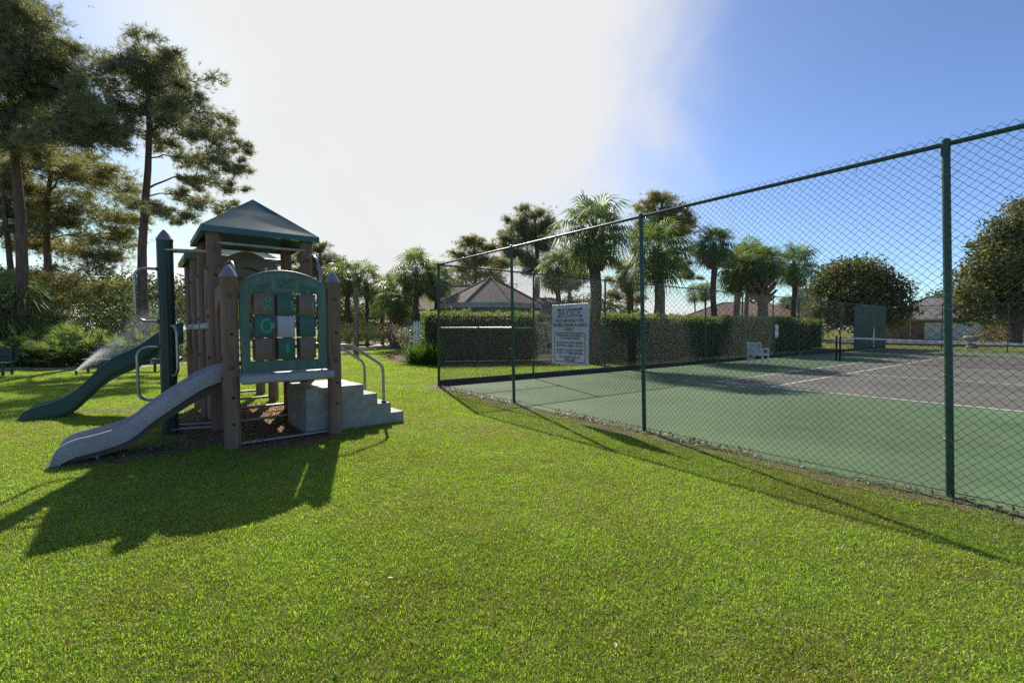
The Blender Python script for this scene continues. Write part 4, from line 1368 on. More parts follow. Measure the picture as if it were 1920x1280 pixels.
DENS = 3.0
def pine(name, label, base, top, tr, pads, Y, mat, dens=48, tl=.28, group='tall pines', bend=0.0, needle_w=.016, k=14, fill=3):
    t = thing(name, label, 'tree', base, 0, group)
    B = Vector(base)
    H_ = top.z
    tp = []
    for i in range(9):
        f = i / 8
        p = Vector((0, 0, -.2)).lerp(Vector((top.x - B.x, top.y - B.y, H_)), f)
        p.x += bend * math.sin(f * math.pi) + .08 * math.sin(f * 9 + B.x); p.y += .06 * math.sin(f * 7 + B.y)
        tp.append(p)
    trunk_tube(tp, [tr * (1.18 if i == 0 else 1) * (1 - .78 * (i / 8) ** 1.2) + .02 for i in range(9)], 'trunk', M_bark, t)
    def trunk_at(z):
        f = max(0, min(1, (z + .2) / (H_ + .2))); i = min(7, int(f * 8)); return tp[i].lerp(tp[i + 1], f * 8 - i)
    lm = MB()
    Ps, Ds = [], []
    full = []
    axis = lambda p: math.hypot(p.x - B.x - trunk_at(p.z).x, p.y - B.y - trunk_at(p.z).y)
    pl = sorted(pad_list(pads, Y), key=lambda p: axis(p[0]))
    done = []
    for c, rx, ry, rz in pl:
        par = None
        for d_ in done:
            if (d_ - c).length < .62 * axis(c) and axis(d_) < axis(c) and d_.z < c.z + .6:
                if par is None or (d_ - c).length < (par - c).length: par = d_
        done.append(c)
        full.append((c, rx * 1.05, ry * 1.05, rz * 1.1, par))
        for q in range(fill):
            o_ = Vector((random.uniform(-1, 1) * rx, random.uniform(-1, 1) * ry, random.uniform(-1.3, 1.3) * rz)) * .95
            full.append((c + o_, rx * .5, ry * .5, rz * .62, c))
    for c, rx, ry, rz, par in full:
        c = c - B
        if par is None:
            reach = math.hypot(c.x - trunk_at(c.z).x, c.y - trunk_at(c.z).y)
            a = trunk_at(min(H_ * .97, max(H_ * .25, c.z - .22 * reach)))
            r0 = min(tr * .30, .02 + reach * .013)
        else:
            a = par - B; r0 = .022
        reach = (c - a).length
        pts = limb(lm, a, c, r0, .014, sag=.10 if reach > 1 else 0, wob=.09)
        # twigs through the clump
        nt = max(6, int(rx * rz * 14))
        for q in range(nt):
            d = Vector(unit(1)[0]); d = Vector((d.x * rx, d.y * ry, d.z * rz)) * random.uniform(.55, 1.0)
            s = pts[random.choice([3, 4, 5])]
            e = c + d
            lm.tube([s, s.lerp(e, .55) + Vector((0, 0, -.06 * rx)), e], [.016, .011, .006], 4, caps=False)
            n_ = max(5, int(DENS * dens * rx * rz / nt * 3.2))
            f = rng.uniform(.30, 1.06, n_)[:, None]
            pp = np.array(s)[None] * (1 - f) + np.array(e)[None] * f + rng.normal(size=(n_, 3)) * np.array([rx, ry, rz]) * .24
            dd = np.tile(np.array(d.normalized())[None], (n_, 1)) + unit(n_) * .5
            Ps.append(pp); Ds.append(dd / np.linalg.norm(dd, axis=1, keepdims=True))
    lm.build('limbs', M_bark, t, smooth=True, angle=70)
    P, D = np.concatenate(Ps), np.concatenate(Ds)
    V, Fc = needle_tufts(P, D, tl, k, needle_w)
    link('crown', mesh_np('crown', V, Fc, mat), t)
    return t


def broadleaf(name, label, base, tr, pads, Y, mat, leaf=.16, dens=70, cat='tree', group=None, clump=9, aspect=.5, spread=1.5):
    t = thing(name, label, cat, base, 0, group)
    B = Vector(base)
    pl = [(c - B, rx, ry, rz) for c, rx, ry, rz in pad_list(pads, Y, spread)]
    zt = max(p[0].z for p in pl); zl = min(p[0].z for p in pl)
    if tr > 0:
        trunk_tube([(0, 0, -.1), (.05, 0, zl * .5), (.0, .05, zl), (0, 0, (zl + zt) / 2)], [tr * 1.15, tr, tr * .85, tr * .4], 'trunk', M_bark, t)
    lm = MB(); Ps = []
    fork = Vector((0, 0, max(.2, zl * .8)))
    for c, rx, ry, rz in pl:
        limb(lm, fork, c, max(.03, tr * .35), .015, .05)
        n_ = int(2.4 * dens * (rx * rz * 3.0 + .15))
        d = unit(n_); r_ = np.where(rng.random(n_) < .3, rng.uniform(.2, .8, n_), rng.uniform(.72, 1.08, n_))
        r_ *= 1 + .18 * np.sin(d[:, 0] * 9 + c.x) * np.sin(d[:, 2] * 8 + c.z)
        q_ = np.array(c)[None] + d * r_[:, None] * np.array([rx, ry, rz])
        if clump > 1:
            q_ = np.repeat(q_[:max(3, n_ // clump)], clump, axis=0)
            q_ = q_ + rng.normal(size=q_.shape) * leaf * .85
        Ps.append(q_)
    lm.build('limbs', M_bark, t, smooth=True, angle=70)
    P = np.concatenate(Ps)
    V, Fc = leaf_quads(P, leaf, aspect=aspect)
    V[:, 2] = np.maximum(V[:, 2], .02)
    link('crown', mesh_np('crown', V, Fc, mat), t)
    return t


def P3(px, Y, z=0.0):
    p = at(px, 600, Y); return Vector((p.x, Y, z))

LP = [(30, 15, 60, 40), (75, 55, 60, 38), (110, 95, 50, 35), (40, 110, 70, 48), (140, 145, 55, 32), (90, 175, 70, 38), (170, 195, 48, 32), (195, 245, 48, 28), (125, 245, 70, 30), (30, 205, 60, 38), (-40, 100, 80, 70), (-60, 210, 80, 60), (60, 265, 60, 25), (0, -40, 70, 50), (-70, 10, 80, 60), (165, 265, 45, 20), (215, 262, 25, 16), (20, 60, 50, 40), (70, 130, 60, 40), (150, 220, 50, 25), (90, 225, 55, 30), (10, 260, 55, 25)]
pine('pine_tree', 'huge dark pine at the far left whose dense crown reaches the top edge', P3(38, 18.5), at(20, -70, 18.5), .20, LP, 18.5, M_pine, dens=36, tl=.25)
P2 = [(270, 102, 50, 22), (232, 118, 38, 26), (310, 122, 45, 26), (345, 160, 46, 28), (255, 160, 60, 32), (305, 185, 60, 32), (372, 212, 42, 24), (330, 235, 50, 22), (225, 205, 38, 26), (415, 250, 42, 20), (452, 275, 24, 14), (388, 288, 46, 18), (440, 318, 28, 12), (350, 300, 40, 14), (400, 342, 42, 18), (365, 335, 26, 11), (432, 358, 24, 12), (385, 382, 42, 15), (425, 392, 28, 12), (340, 366, 26, 10), (355, 408, 28, 11), (300, 392, 34, 16), (250, 380, 40, 14), (205, 172, 25, 18), (290, 145, 50, 26), (280, 215, 55, 24), (380, 250, 40, 20), (235, 240, 35, 18), (345, 200, 40, 22), (300, 258, 45, 18), (410, 300, 35, 14), (325, 108, 30, 18)]
pine('pine_tree', 'tall pine with a bare reddish trunk and open flat crown left of the tower roof', P3(266, 21), at(278, 95, 21), .20, P2, 21, M_pine, dens=30, tl=.24)
P4 = [(120, 322, 70, 24), (180, 342, 70, 26), (232, 360, 48, 20), (90, 362, 60, 28), (155, 392, 70, 24), (215, 405, 60, 20), (50, 402, 48, 30), (170, 442, 65, 22), (232, 440, 45, 16), (120, 470, 60, 22), (190, 500, 58, 22), (20, 352, 50, 30), (8, 430, 50, 30), (100, 300, 65, 24), (215, 318, 38, 14), (258, 412, 30, 12), (140, 530, 55, 24), (75, 300, 40, 24), (200, 470, 50, 16), (60, 450, 45, 22), (110, 420, 55, 22), (225, 540, 40, 18), (60, 520, 45, 22), (150, 300, 50, 18), (30, 320, 45, 24)]
pine('pine_tree', 'golden-lit pine with low drooping boughs standing behind the huge left pine', P3(84, 25), at(95, 270, 25), .21, P4, 25, M_pine_goldlit, dens=24, tl=.28)
pine('pine_tree', 'slim dark pine trunk crowded against the left edge of the photo', P3(20, 24), at(5, 240, 24), .15, [(-10, 290, 50, 30), (20, 330, 30, 20), (-30, 370, 40, 30), (15, 400, 25, 15)], 24, M_pine, dens=36)
FP = [(1000, 402, 34, 14), (968, 424, 26, 14), (1012, 428, 38, 16), (982, 450, 42, 16), (950, 448, 18, 10), (1024, 458, 26, 14), (985, 482, 38, 14), (1010, 505, 30, 10), (960, 475, 22, 10)]
pine('pine_tree', 'far pine with a rounded clumpy crown just left of the biggest palm', P3(1010, 40), at(1004, 395, 40), .30, FP, 40, M_pine, dens=26, tl=.42, needle_w=.022)
FP = [(1240, 376, 40, 12), (1212, 388, 24, 12), (1272, 394, 30, 13), (1240, 412, 52, 18), (1292, 422, 18, 10), (1266, 440, 42, 16), (1208, 440, 34, 16), (1296, 470, 24, 9), (1250, 480, 36, 11), (1300, 518, 20, 6), (1282, 500, 22, 7), (1195, 465, 20, 10)]
pine('pine_tree', 'far pine with a domed crown rising behind the second biggest palm', P3(1238, 34), at(1240, 370, 34), .30, FP, 34, M_pine_goldlit, dens=26, tl=.36, needle_w=.02)
FP = [(880, 460, 32, 12), (922, 464, 25, 11), (858, 478, 22, 11), (900, 490, 40, 14), (945, 492, 25, 12), (868, 506, 32, 12), (915, 515, 35, 11)]
pine('pine_tree', 'low far pine peeping over the hip roof of the sage house', P3(890, 45), at(890, 452, 45), .3, FP, 45, M_pine_goldlit, dens=22, tl=.42, needle_w=.024)
FP = [(596, 464, 24, 10), (612, 486, 28, 11), (580, 490, 24, 12), (632, 502, 20, 10), (600, 516, 34, 12), (560, 482, 24, 12), (560, 512, 30, 12), (625, 530, 30, 10)]
pine('pine_tree', 'far pine showing beside the right post of the green tower roof', P3(600, 45), at(598, 455, 45), .3, FP, 45, M_pine, dens=22, tl=.42, needle_w=.024)
FP = [(1070, 492, 34, 16), (1092, 520, 36, 14), (1060, 532, 30, 12), (1080, 470, 22, 10)]
pine('pine_tree', 'scrubby far pine behind the trunk of the biggest palm', P3(1066, 38), at(1070, 465, 38), .22, FP, 38, M_pine, dens=24, tl=.38, needle_w=.022)
FP = [(1170, 500, 28, 14), (1166, 530, 30, 12), (1186, 515, 22, 12), (1152, 552, 24, 10), (1190, 560, 22, 10)]
pine('pine_tree', 'scrubby far pine between the two biggest palms', P3(1180, 40), at(1175, 490, 40), .2, FP, 40, M_pine_goldlit, dens=24, tl=.38, needle_w=.022)

# ------------------------------------------------------------------ palms
def fan(m_v, m_f, base, d, up, r, nl, droop, w, spread=2.4):
    """one costapalmate leaf blade: leaflets radiating from base around direction d"""
    s = d.cross(up).normalized()
    n_ = s.cross(d)
    for k in range(nl):
        a = (k / (nl - 1) - .5) * 2 * spread
        dd = (d * math.cos(a) + s * math.sin(a)).normalized()
        L_ = r * (1 - .30 * abs(a / spread) ** 2) * random.uniform(.9, 1.08)
        side = (n_.cross(dd)).normalized() * w
        fold = n_ * (.10 * r * (1 if k % 2 else -1) * .3)
        p1 = base + dd * L_ * .55 + fold + n_ * .04 * r
        p2 = base + dd * L_ - n_ * droop * r * .3 + Vector((0, 0, -droop * r * random.uniform(.4, .9)))
        o = len(m_v)
        m_v += [tuple(base), tuple(p1 + side), tuple(p1 - side), tuple(p2)]
        m_f += [(o, o + 1, o + 2), (o + 1, o + 3, o + 2)]


def palm_proto(seed, nf=34, scale=1.0, skirt=7):
    r_ = random.Random(seed); random.seed(seed)
    V, Fc, V2, F2 = [], [], [], []
    st = MB()
    for i in range(nf):
        az = i * 2.399 + r_.uniform(-.3, .3)
        el = R(78 - 118 * (i / nf) ** .85 + r_.uniform(-8, 8))
        d0 = Vector((math.cos(az) * math.cos(el), math.sin(az) * math.cos(el), math.sin(el)))
        L_ = r_.uniform(.75, 1.05) * scale
        b0 = Vector((0, 0, -.15 - .25 * i / nf))
        b1 = b0 + d0 * L_ * .6
        d1 = (d0 + Vector((0, 0, -.30))).normalized()
        b2 = b1 + d1 * L_ * .45
        st.tube([b0, b1, b2], [.022, .016, .010], 4, caps=False)
        upv = Vector((0, 0, 1)) if abs(d1.z) < .9 else Vector((math.cos(az), math.sin(az), 0))
        fan(V, Fc, b2, (d1 + Vector((0, 0, -.12))).normalized(), upv, r_.uniform(.80, 1.05) * scale, 26, .42, .031 * scale, 2.35)
    for i in range(skirt):
        az = r_.uniform(0, 6.28); el = R(r_.uniform(-78, -50))
        d0 = Vector((math.cos(az) * math.cos(el), math.sin(az) * math.cos(el), math.sin(el)))
        b0 = Vector((math.cos(az) * .15, math.sin(az) * .15, -.55)); b2 = b0 + d0 * .7 * scale
        st.tube([b0, b2], [.016, .008], 4, caps=False)
        fan(V2, F2, b2, d0, Vector((0, 0, 1)), .65 * scale, 12, .25, .025, 1.2)
    cm = mesh_np('crown', V, Fc, M_palm)
    sm = bpy.data.meshes.new('stalks'); sm.from_pydata(st.v, [], st.f); sm.materials.append(M_palm)
    dm = mesh_np('dead_fronds', V2, F2, M_dead) if V2 else None
    return cm, sm, dm
PROTO = [palm_proto(11, 40, 1.0, 9), palm_proto(12, 34, 1.08, 7), palm_proto(13, 44, .95, 14), palm_proto(14, 30, 1.1, 5)]
random.seed(21)
# leaf bases that criss-cross under the crown
bt = MB()
for i in range(44):
    az = i * 2.399; z = -.55 - 1.25 * (i / 44)
    c = Vector((math.cos(az) * .17, math.sin(az) * .17, z)); d = Vector((math.cos(az) * .5, math.sin(az) * .5, 1)).normalized()
    s = Vector((-math.sin(az), math.cos(az), 0)) * .06
    e = c + d * .36
    o_ = Vector((math.cos(az), math.sin(az), 0)) * .03
    bt.add([c - s + o_, c + s + o_, e + s * .45 + o_ * 2, e - s * .45 + o_ * 2, c - s - o_, c + s - o_, e + s * .45, e - s * .45], [(0, 1, 2, 3), (7, 6, 5, 4), (0, 3, 7, 4), (2, 1, 5, 6), (3, 2, 6, 7)])
BOOT = bpy.data.meshes.new('leaf_bases'); BOOT.from_pydata(bt.v, [], bt.f); BOOT.materials.append(M_boot)


def palm(label, px, py, rpx, kind, tr=.19, lean=0.0, base_px=None, boots=1.0, group='cabbage palms beyond the fences'):
    Y = 1.62 * F / rpx
    top = at(px, py, Y)
    bx = at(base_px if base_px else px, py, Y).x
    t = thing('palm_tree', label, 'palm tree', (bx, Y, 0), 0, group)
    off = Vector((top.x - bx, 0, top.z))
    n_ = 12
    pts = [Vector((off.x * (i / n_) ** 1.5 + .05 * math.sin(i * .8 + px), .04 * math.sin(i * 1.1 + px), -.1 + (off.z - .05) * i / n_)) for i in range(n_ + 1)]
    trunk_tube(pts, [tr * (1.25 - .25 * min(1, i / 2)) * (1 + .06 * (i % 2)) for i in range(n_ + 1)], 'trunk', M_pbark, t)
    tr *= .88
    cm, sm, dm = PROTO[kind if rpx > 55 else (kind + int(px) % 2 * 3) % 4]
    ta, tb_, sc_ = random.uniform(-.16, .16), random.uniform(-.16, .16), random.uniform(.92, 1.1)
    rz = random.uniform(0, 6.28)
    for nm, me in (('crown', cm), ('stalks', sm), ('dead_fronds', dm), ('leaf_bases', BOOT)):
        if me is None: continue
        q = link(nm, me, t); q.location = off; q.rotation_euler = (ta, tb_, rz); q.scale = (sc_, sc_, sc_)
        if nm == 'leaf_bases': q.scale = (boots * tr / .17, boots * tr / .17, boots)
    return t
palm('biggest palm, its shaggy crown topping the fence rail above the notice sign', 1115, 425, 76, 0, .22, base_px=1117)
palm('second biggest palm with thick brown trunk right of the middle fence post', 1234, 462, 62, 1, .22, base_px=1236)
palm('mid-size palm with a slim straight trunk, next right of the second biggest palm', 1338, 455, 48, 2, .17, base_px=1341)
palm('palm with a drooping olive crown, left one of the tight cluster of three', 1383, 505, 44, 1, .20)
palm('slender-trunked palm in the middle of the tight cluster of three', 1402, 485, 42, 0, .14)
palm('palm with a fat shaggy boot-covered trunk, right one of the tight cluster', 1430, 490, 46, 2, .30, boots=1.6)
palm('lone palm with clear gap round it, rightmost of the tall palms', 1490, 492, 42, 0, .17)
palm('short palm in front of the far pine, left of the biggest palm', 1046, 500, 48, 2, .16, base_px=1048)
palm('little palm between the two biggest palms above the hedge', 1184, 512, 36, 1, .15)
palm('left of two tiny distant palms poking above the long hedge', 1303, 548, 17, 0, .12)
palm('right of two tiny distant palms poking above the long hedge', 1323, 544, 19, 1, .12)
palm('low distant palm with its crown near the round magnolia', 1476, 570, 22, 2, .13)
palm('palm with a tall crown standing left of the sage house beside the corner fence post', 780, 505, 46, 0, .18, base_px=778)
palm('palm with a drooping crown partly hidden by the corner fence post', 818, 520, 42, 2, .18)
palm('low broad palm between the tall palm and the palm row by the path', 745, 548, 44, 1, .24, boots=1.3)
palm('palm with a narrow crown, right end of the row beyond the wooden pole', 716, 546, 34, 2, .15)
palm('palm directly right of the wooden pole with a clear trunk', 687, 524, 36, 0, .15)
palm('palm left of the wooden pole with a full upright crown', 652, 516, 38, 1, .2)
palm('palm half hidden behind the capped right post of the play panel', 628, 522, 34, 2, .18)
palm('small dark palm against the hip roof left of the near house wall', 800, 548, 34, 1, .18)
palm('low leaning palm at the left edge under the huge pine', -6, 560, 74, 1, .17, group='young palms under the pines')
palm('short young palm behind the palmetto thicket at far left', 62, 590, 62, 0, .15, group='young palms under the pines')

# ------------------------------------------------------------------ magnolias and other broadleaf trees
RT = [(1592, 502, 42, 16), (1622, 506, 42, 18), (1562, 520, 34, 18), (1652, 530, 38, 20), (1542, 545, 28, 18), (1600, 545, 58, 32), (1680, 550, 28, 20), (1640, 572, 48, 24), (1570, 578, 52, 22), (1530, 580, 22, 16), (1690, 578, 20, 15), (1612, 598, 58, 16), (1545, 605, 30, 14), (1660, 600, 30, 14)]
broadleaf('magnolia_tree', 'round dense magnolia with bronze leaves standing beyond the far corner of the court', P3(1610, 46), .35, RT, 46, M_magn, leaf=.36, dens=80)
BT = [(1900, 420, 38, 28), (1872, 450, 34, 22), (1905, 480, 50, 38), (1850, 492, 38, 26), (1832, 522, 42, 26), (1882, 540, 58, 36), (1816, 550, 32, 22), (1852, 578, 52, 26), (1920, 580, 50, 36), (1965, 440, 60, 60), (1975, 540, 60, 60), (1808, 585, 24, 14), (1940, 392, 38, 26), (1800, 562, 20, 12), (1845, 462, 20, 12)]
broadleaf('magnolia_tree', 'very large magnolia with bronze undersides at the right edge behind the fence', P3(1905, 40), .4, BT, 40, M_magn, leaf=.34, dens=80)
broadleaf('evergreen_tree', 'thin wispy grey-green tree just right of the round magnolia', P3(1709, 52), .12, [(1710, 528, 9, 10), (1708, 545, 12, 10), (1712, 560, 12, 10), (1707, 575, 13, 10), (1710, 592, 14, 10)], 52, M_broad, leaf=.25, dens=16)
broadleaf('magnolia_tree', 'small round tree behind the grey-roofed house at right', P3(1756, 70), .2, [(1750, 560, 18, 9), (1768, 553, 16, 10), (1760, 568, 20, 10)], 70, M_broad, leaf=.4, dens=36)
UL = [(215, 548, 38, 24), (245, 575, 36, 24), (200, 590, 40, 24), (255, 545, 30, 18), (230, 612, 45, 20), (275, 590, 25, 22)]
broadleaf('understory_tree', 'dark glossy-leaved small tree behind the palmettos, left of the bare pine trunk', P3(232, 23), .12, UL, 23, M_broad, leaf=.16, dens=75)
broadleaf('understory_tree', 'brownish small tree between the bare pine trunk and the green climbing post', P3(310, 28), .10, [(322, 548, 22, 20), (300, 575, 26, 24), (335, 580, 22, 20), (318, 610, 32, 24), (350, 560, 20, 16), (300, 620, 25, 20)], 28, M_broad, leaf=.17, dens=65)
broadleaf('understory_tree', 'shadowy bushy tree filling the gap under the golden pine', P3(130, 27), .12, [(120, 570, 50, 22), (160, 600, 50, 25), (80, 600, 45, 25), (50, 570, 40, 22), (20, 600, 45, 28), (150, 560, 40, 18)], 27, M_broad, leaf=.18, dens=60)
for lab, px, pads in (('far dark tree closing the view behind the palmettos at left', 60, [(-40, 545, 70, 34), (30, 540, 70, 34), (100, 535, 60, 34), (60, 560, 70, 30), (60, 600, 90, 25), (-20, 605, 70, 25)]),
                      ('far dark tree behind the bare pine trunk and the climbing post', 260, [(190, 545, 60, 30), (260, 540, 55, 28), (325, 555, 45, 30), (220, 570, 60, 26), (290, 598, 80, 25), (370, 585, 45, 25), (200, 605, 60, 20)]),
                      ('far leafy tree seen through the posts of the play structure', 470, [(430, 570, 45, 26), (500, 560, 50, 26), (470, 595, 80, 25), (550, 575, 45, 26)]),
                      ('far tree mass behind the row of palms left of the path', 670, [(620, 575, 45, 22), (665, 590, 45, 18), (700, 582, 40, 20), (730, 575, 35, 22), (640, 600, 50, 14), (590, 590, 40, 20), (765, 580, 35, 20)]),
                      ('far tree mass behind the hip roof of the sage house', 840, [(790, 575, 35, 20), (830, 545, 45, 24), (880, 540, 45, 20), (930, 545, 35, 18), (860, 570, 60, 20)]),
                      ('far tree mass behind the notice sign', 1090, [(1060, 575, 35, 16), (1100, 570, 35, 16), (1140, 578, 35, 14), (1180, 585, 30, 10)])):
    broadleaf('far_tree', lab, P3(px, 62), .3, pads, 62, M_broad, leaf=.42, dens=40, group='trees closing the view', spread=4)

# ------------------------------------------------------------------ hedges and shrubs
def hedge(label, a, b, depth, h, mat, leaf=.075, dens=420, wob=.05, rnd=.12, group='clipped hedges'):
    """clipped hedge running from a to b: twiggy core and a skin of leaves"""
    d = (b - a); L_ = d.length; ang = math.atan2(d.y, d.x)
    t = thing('hedge', label, 'hedge', a, ang, group)
    m = MB(); m.box((L_ / 2, 0, h / 2 - .05), (L_ - .30, depth - .34, h - .24), bevel=.1); m.build('twigs', M_hedge_core, t)
    Ps = []
    for (nx, ny, nz), ar in (((0, -1, 0), L_ * h), ((0, 1, 0), L_ * h * .3), ((0, 0, 1), L_ * depth), ((-1, 0, 0), depth * h), ((1, 0, 0), depth * h)):
        n_ = int(ar * dens)
        p = np.stack([rng.uniform(0, L_, n_), rng.uniform(-depth / 2, depth / 2, n_), rng.uniform(.03, h, n_)], 1)
        if nx: p[:, 0] = 0 if nx < 0 else L_
        if ny: p[:, 1] = ny * depth / 2
        if nz: p[:, 2] = h
        inn = np.abs(rng.normal(size=n_)) * .09
        w_ = wob * (np.sin(p[:, 0] * 1.9) * np.sin(p[:, 2] * 2.7 + 1) + .6 * np.sin(p[:, 0] * 5.1 + p[:, 2] * 3) + .4 * np.sin(p[:, 0] * 11 + 2))
        for q, nn in enumerate((nx, ny, nz)): p[:, q] -= nn * (inn - w_)
        # holes where the hedge is thin
        keep = rng.random(n_) < np.clip(.92 + .35 * np.sin(p[:, 0] * 2.3 + np.sin(p[:, 2] * 3.1) * 1.3 + p[:, 1]), .42, 1)
        if nz: keep[:] = True
        Ps.append(p[keep])
    ns = int(L_ * 9)
    sx = rng.uniform(0, L_, ns); sy = rng.uniform(-depth / 2, depth / 2, ns); sh_ = rng.exponential(.075, ns) + .03
    for q in range(7):
        Ps.append(np.stack([sx + rng.normal(size=ns) * .03, sy + rng.normal(size=ns) * .03, h + sh_ * q / 6], 1))
    ns = int(L_ * 12)
    cx_ = rng.uniform(0, L_, ns); cz_ = rng.uniform(.1, h, ns)
    for q in range(9):
        Ps.append(np.stack([cx_ + rng.normal(size=ns) * .07, np.full(ns, -depth / 2 - .03) - np.abs(rng.normal(size=ns)) * .05, cz_ + rng.normal(size=ns) * .06], 1))
    P = np.concatenate(Ps)
    V, Fc = leaf_quads(P, leaf, aspect=.6, up_bias=.5)
    V[:, 2] = np.maximum(V[:, 2], .02)
    link('foliage', mesh_np('foliage', V, Fc, mat), t)
    return t
h1a, h1b = at(790, 640, 19.3), at(1004, 640, 20.2)
hedge('clipped hedge in front of the sage house, seen through the corner of the fence', Vector((h1a.x, 19.3, 0)), Vector((h1b.x, 20.2, 0)), 1.3, 2.14, M_hedge)
hedge('very long clipped hedge running behind the back fence of the court', crt(9.2, -3.6), crt(32.5, -3.2), 1.4, 2.10, M_hedge, leaf=.085, dens=330)
hh = at(640, 640, 28); hq = at(704, 640, 27)
broadleaf('shrub', 'low dome of dark clipped shrub behind the wooden pole', Vector((at(672, 640, 27).x, 27, 0)), 0, [(650, 622, 22, 17, 0), (678, 618, 24, 18, 0), (700, 626, 16, 16, 0), (665, 632, 40, 14, 0)], 27, M_broad, leaf=.08, dens=330, cat='shrub', group='shrubs by the path', spread=.2)
broadleaf('shrub', 'yellow-brown hedge-like shrub right of the dark clipped dome', Vector((at(732, 640, 26.5).x, 26.5, 0)), 0, [(718, 622, 14, 14, 0), (742, 622, 18, 14, 0), (730, 634, 26, 12, 0)], 26.5, M_hedge_b, leaf=.08, dens=300, cat='shrub', group='shrubs by the path', spread=.2)
broadleaf('shrub', 'bright green little bush at the foot of the wooden pole', G(655, 650), 0, [(655, 630, 10, 9, 0), (650, 638, 12, 7, 0), (662, 638, 10, 7, 0)], G(655, 650).y, M_fresh, leaf=.09, dens=160, cat='shrub', group='shrubs by the path', spread=.2)
broadleaf('shrub', 'cream variegated bush in front of the white gate', P3(762, 21), 0, [(752, 626, 14, 10, 0), (768, 622, 14, 10, 0), (762, 636, 18, 10, 0)], 21, M_varie, leaf=.08, dens=260, cat='shrub', group='shrubs by the path', spread=.2)
broadleaf('shrub', 'tiny purple plant in the mulch at the bed edge', P3(727, 20.6), 0, [(724, 668, 8, 5, 0), (732, 667, 7, 5, 0)], 20.6, M_purple, leaf=.06, dens=260, cat='shrub', group='shrubs by the path', spread=.05)
broadleaf('shrub', 'broad grey-green bush behind the notice sign by the white fence', P3(1030, 19.5), 0, [(1020, 610, 22, 18, 0), (1045, 625, 26, 20, 0), (1025, 645, 28, 18, 0), (1065, 640, 22, 20, 0)], 19.5, M_broad, leaf=.09, dens=200, cat='shrub', group='shrubs by the path', spread=.3)
broadleaf('shrub', 'reddish-brown bushes lined up by the road at the right', Vector((at(1850, 640, 44).x, 44, 0)), 0, [(1830, 630, 20, 12, 0), (1858, 626, 24, 14, 0), (1890, 630, 22, 12, 0), (1915, 630, 22, 12, 0), (1845, 638, 40, 7, 0)], 44, M_hedge_b, leaf=.16, dens=90, cat='shrub', spread=.3)


def grassy_clump(name, label, c, n, L_, w, mat, cat, group=None):
    V, Fc = [], []
    for i in range(n):
        az = random.uniform(0, 6.28); el = random.uniform(.5, 1.45); l = L_ * random.uniform(.6, 1.1)
        b = Vector((random.gauss(0, .10) * L_, random.gauss(0, .10) * L_, 0))
        d = Vector((math.cos(az) * math.cos(el), math.sin(az) * math.cos(el), math.sin(el)))
        s = Vector((-math.sin(az), math.cos(az), 0)) * w
        p1 = b + d * l * .6; p2 = b + d * l + Vector((math.cos(az), math.sin(az), -1)) * l * .16
        o = len(V); V += [tuple(b + s * .6), tuple(b - s * .6), tuple(p1 - s), tuple(p1 + s), tuple(p2)]
        Fc += [(o, o + 1, o + 2), (o, o + 2, o + 3), (o + 3, o + 2, o + 4)]
    ob = link(name, mesh_np(name, V, Fc, mat)); ob.location = c
    return tag(ob, label, cat, group)
for i, (px, py, s_, lab) in enumerate(((776, 18.6, 1.15, 'spiky bright green clump at the front left of the mulch bed'), (796, 18.0, 1.2, 'tallest spiky green clump just left of the corner fence post'), (816, 17.9, 1.1, 'spiky green clump touching the corner fence post'), (806, 18.5, 1.1, 'spiky clump tucked against the end of the clipped hedge'))):
    grassy_clump('spiky_shrub', lab, P3(px, py), 260, s_ * 1.08, .012, M_fresh, 'shrub', 'spiky shrubs in the mulch bed')

# saw palmettos under the pines
def palmetto_proto(seed):
    r_ = random.Random(seed); random.seed(seed)
    V, Fc = [], []; st = MB()
    for i in range(15):
        az = i * 2.399 + r_.uniform(-.4, .4); el = R(r_.uniform(25, 80))
        d0 = Vector((math.cos(az) * math.cos(el), math.sin(az) * math.cos(el), math.sin(el)))
        b0 = Vector((r_.uniform(-.15, .15), r_.uniform(-.15, .15), 0)); b2 = b0 + d0 * r_.uniform(.7, 1.35)
        st.tube([b0, b2], [.012, .007], 4, caps=False)
        fan(V, Fc, b2, (d0 + Vector((0, 0, -.35))).normalized(), Vector((0, 0, 1)), r_.uniform(.42, .60), 20, .12, .026, 2.0)
    sm = bpy.data.meshes.new('stalks'); sm.from_pydata(st.v, [], st.f); sm.materials.append(M_palmetto)
    return mesh_np('fans', V, Fc, M_palmetto), sm
PP = [palmetto_proto(s) for s in (31, 32, 33)]
random.seed(5)
k_ = 0
for row, (Y0, y_n) in enumerate(((17.2, 16), (19.0, 15), (21.2, 14), (24.0, 12))):
    for i in range(y_n):
        px = -60 + 385 * (i + random.uniform(.1, .9)) / y_n + row * 4
        Y = Y0 + random.uniform(-.6, .6) + max(0, (px - 180)) * .022
        p = at(px, 640, Y)
        rl = ('saw palmetto in the front row of the thicket, at the edge of the lawn', 'saw palmetto in the second row of the thicket', 'saw palmetto deep in the thicket under the pines', 'saw palmetto at the back of the thicket behind the pine trunks')[row]
        rg = ('front row of saw palmettos', 'second row of saw palmettos', 'deep row of saw palmettos', 'back row of saw palmettos')[row]
        a = thing('saw_palmetto', rl, 'palmetto', (p.x, Y, 0), random.uniform(0, 6.28), rg)
        s_ = random.uniform(.80, 1.12) * (1 if row else .9)
        for nm, me in zip(('fans', 'stalks'), PP[k_ % 3]):
            q = link(nm, me, a); q.scale = (s_, s_, s_)
        k_ += 1

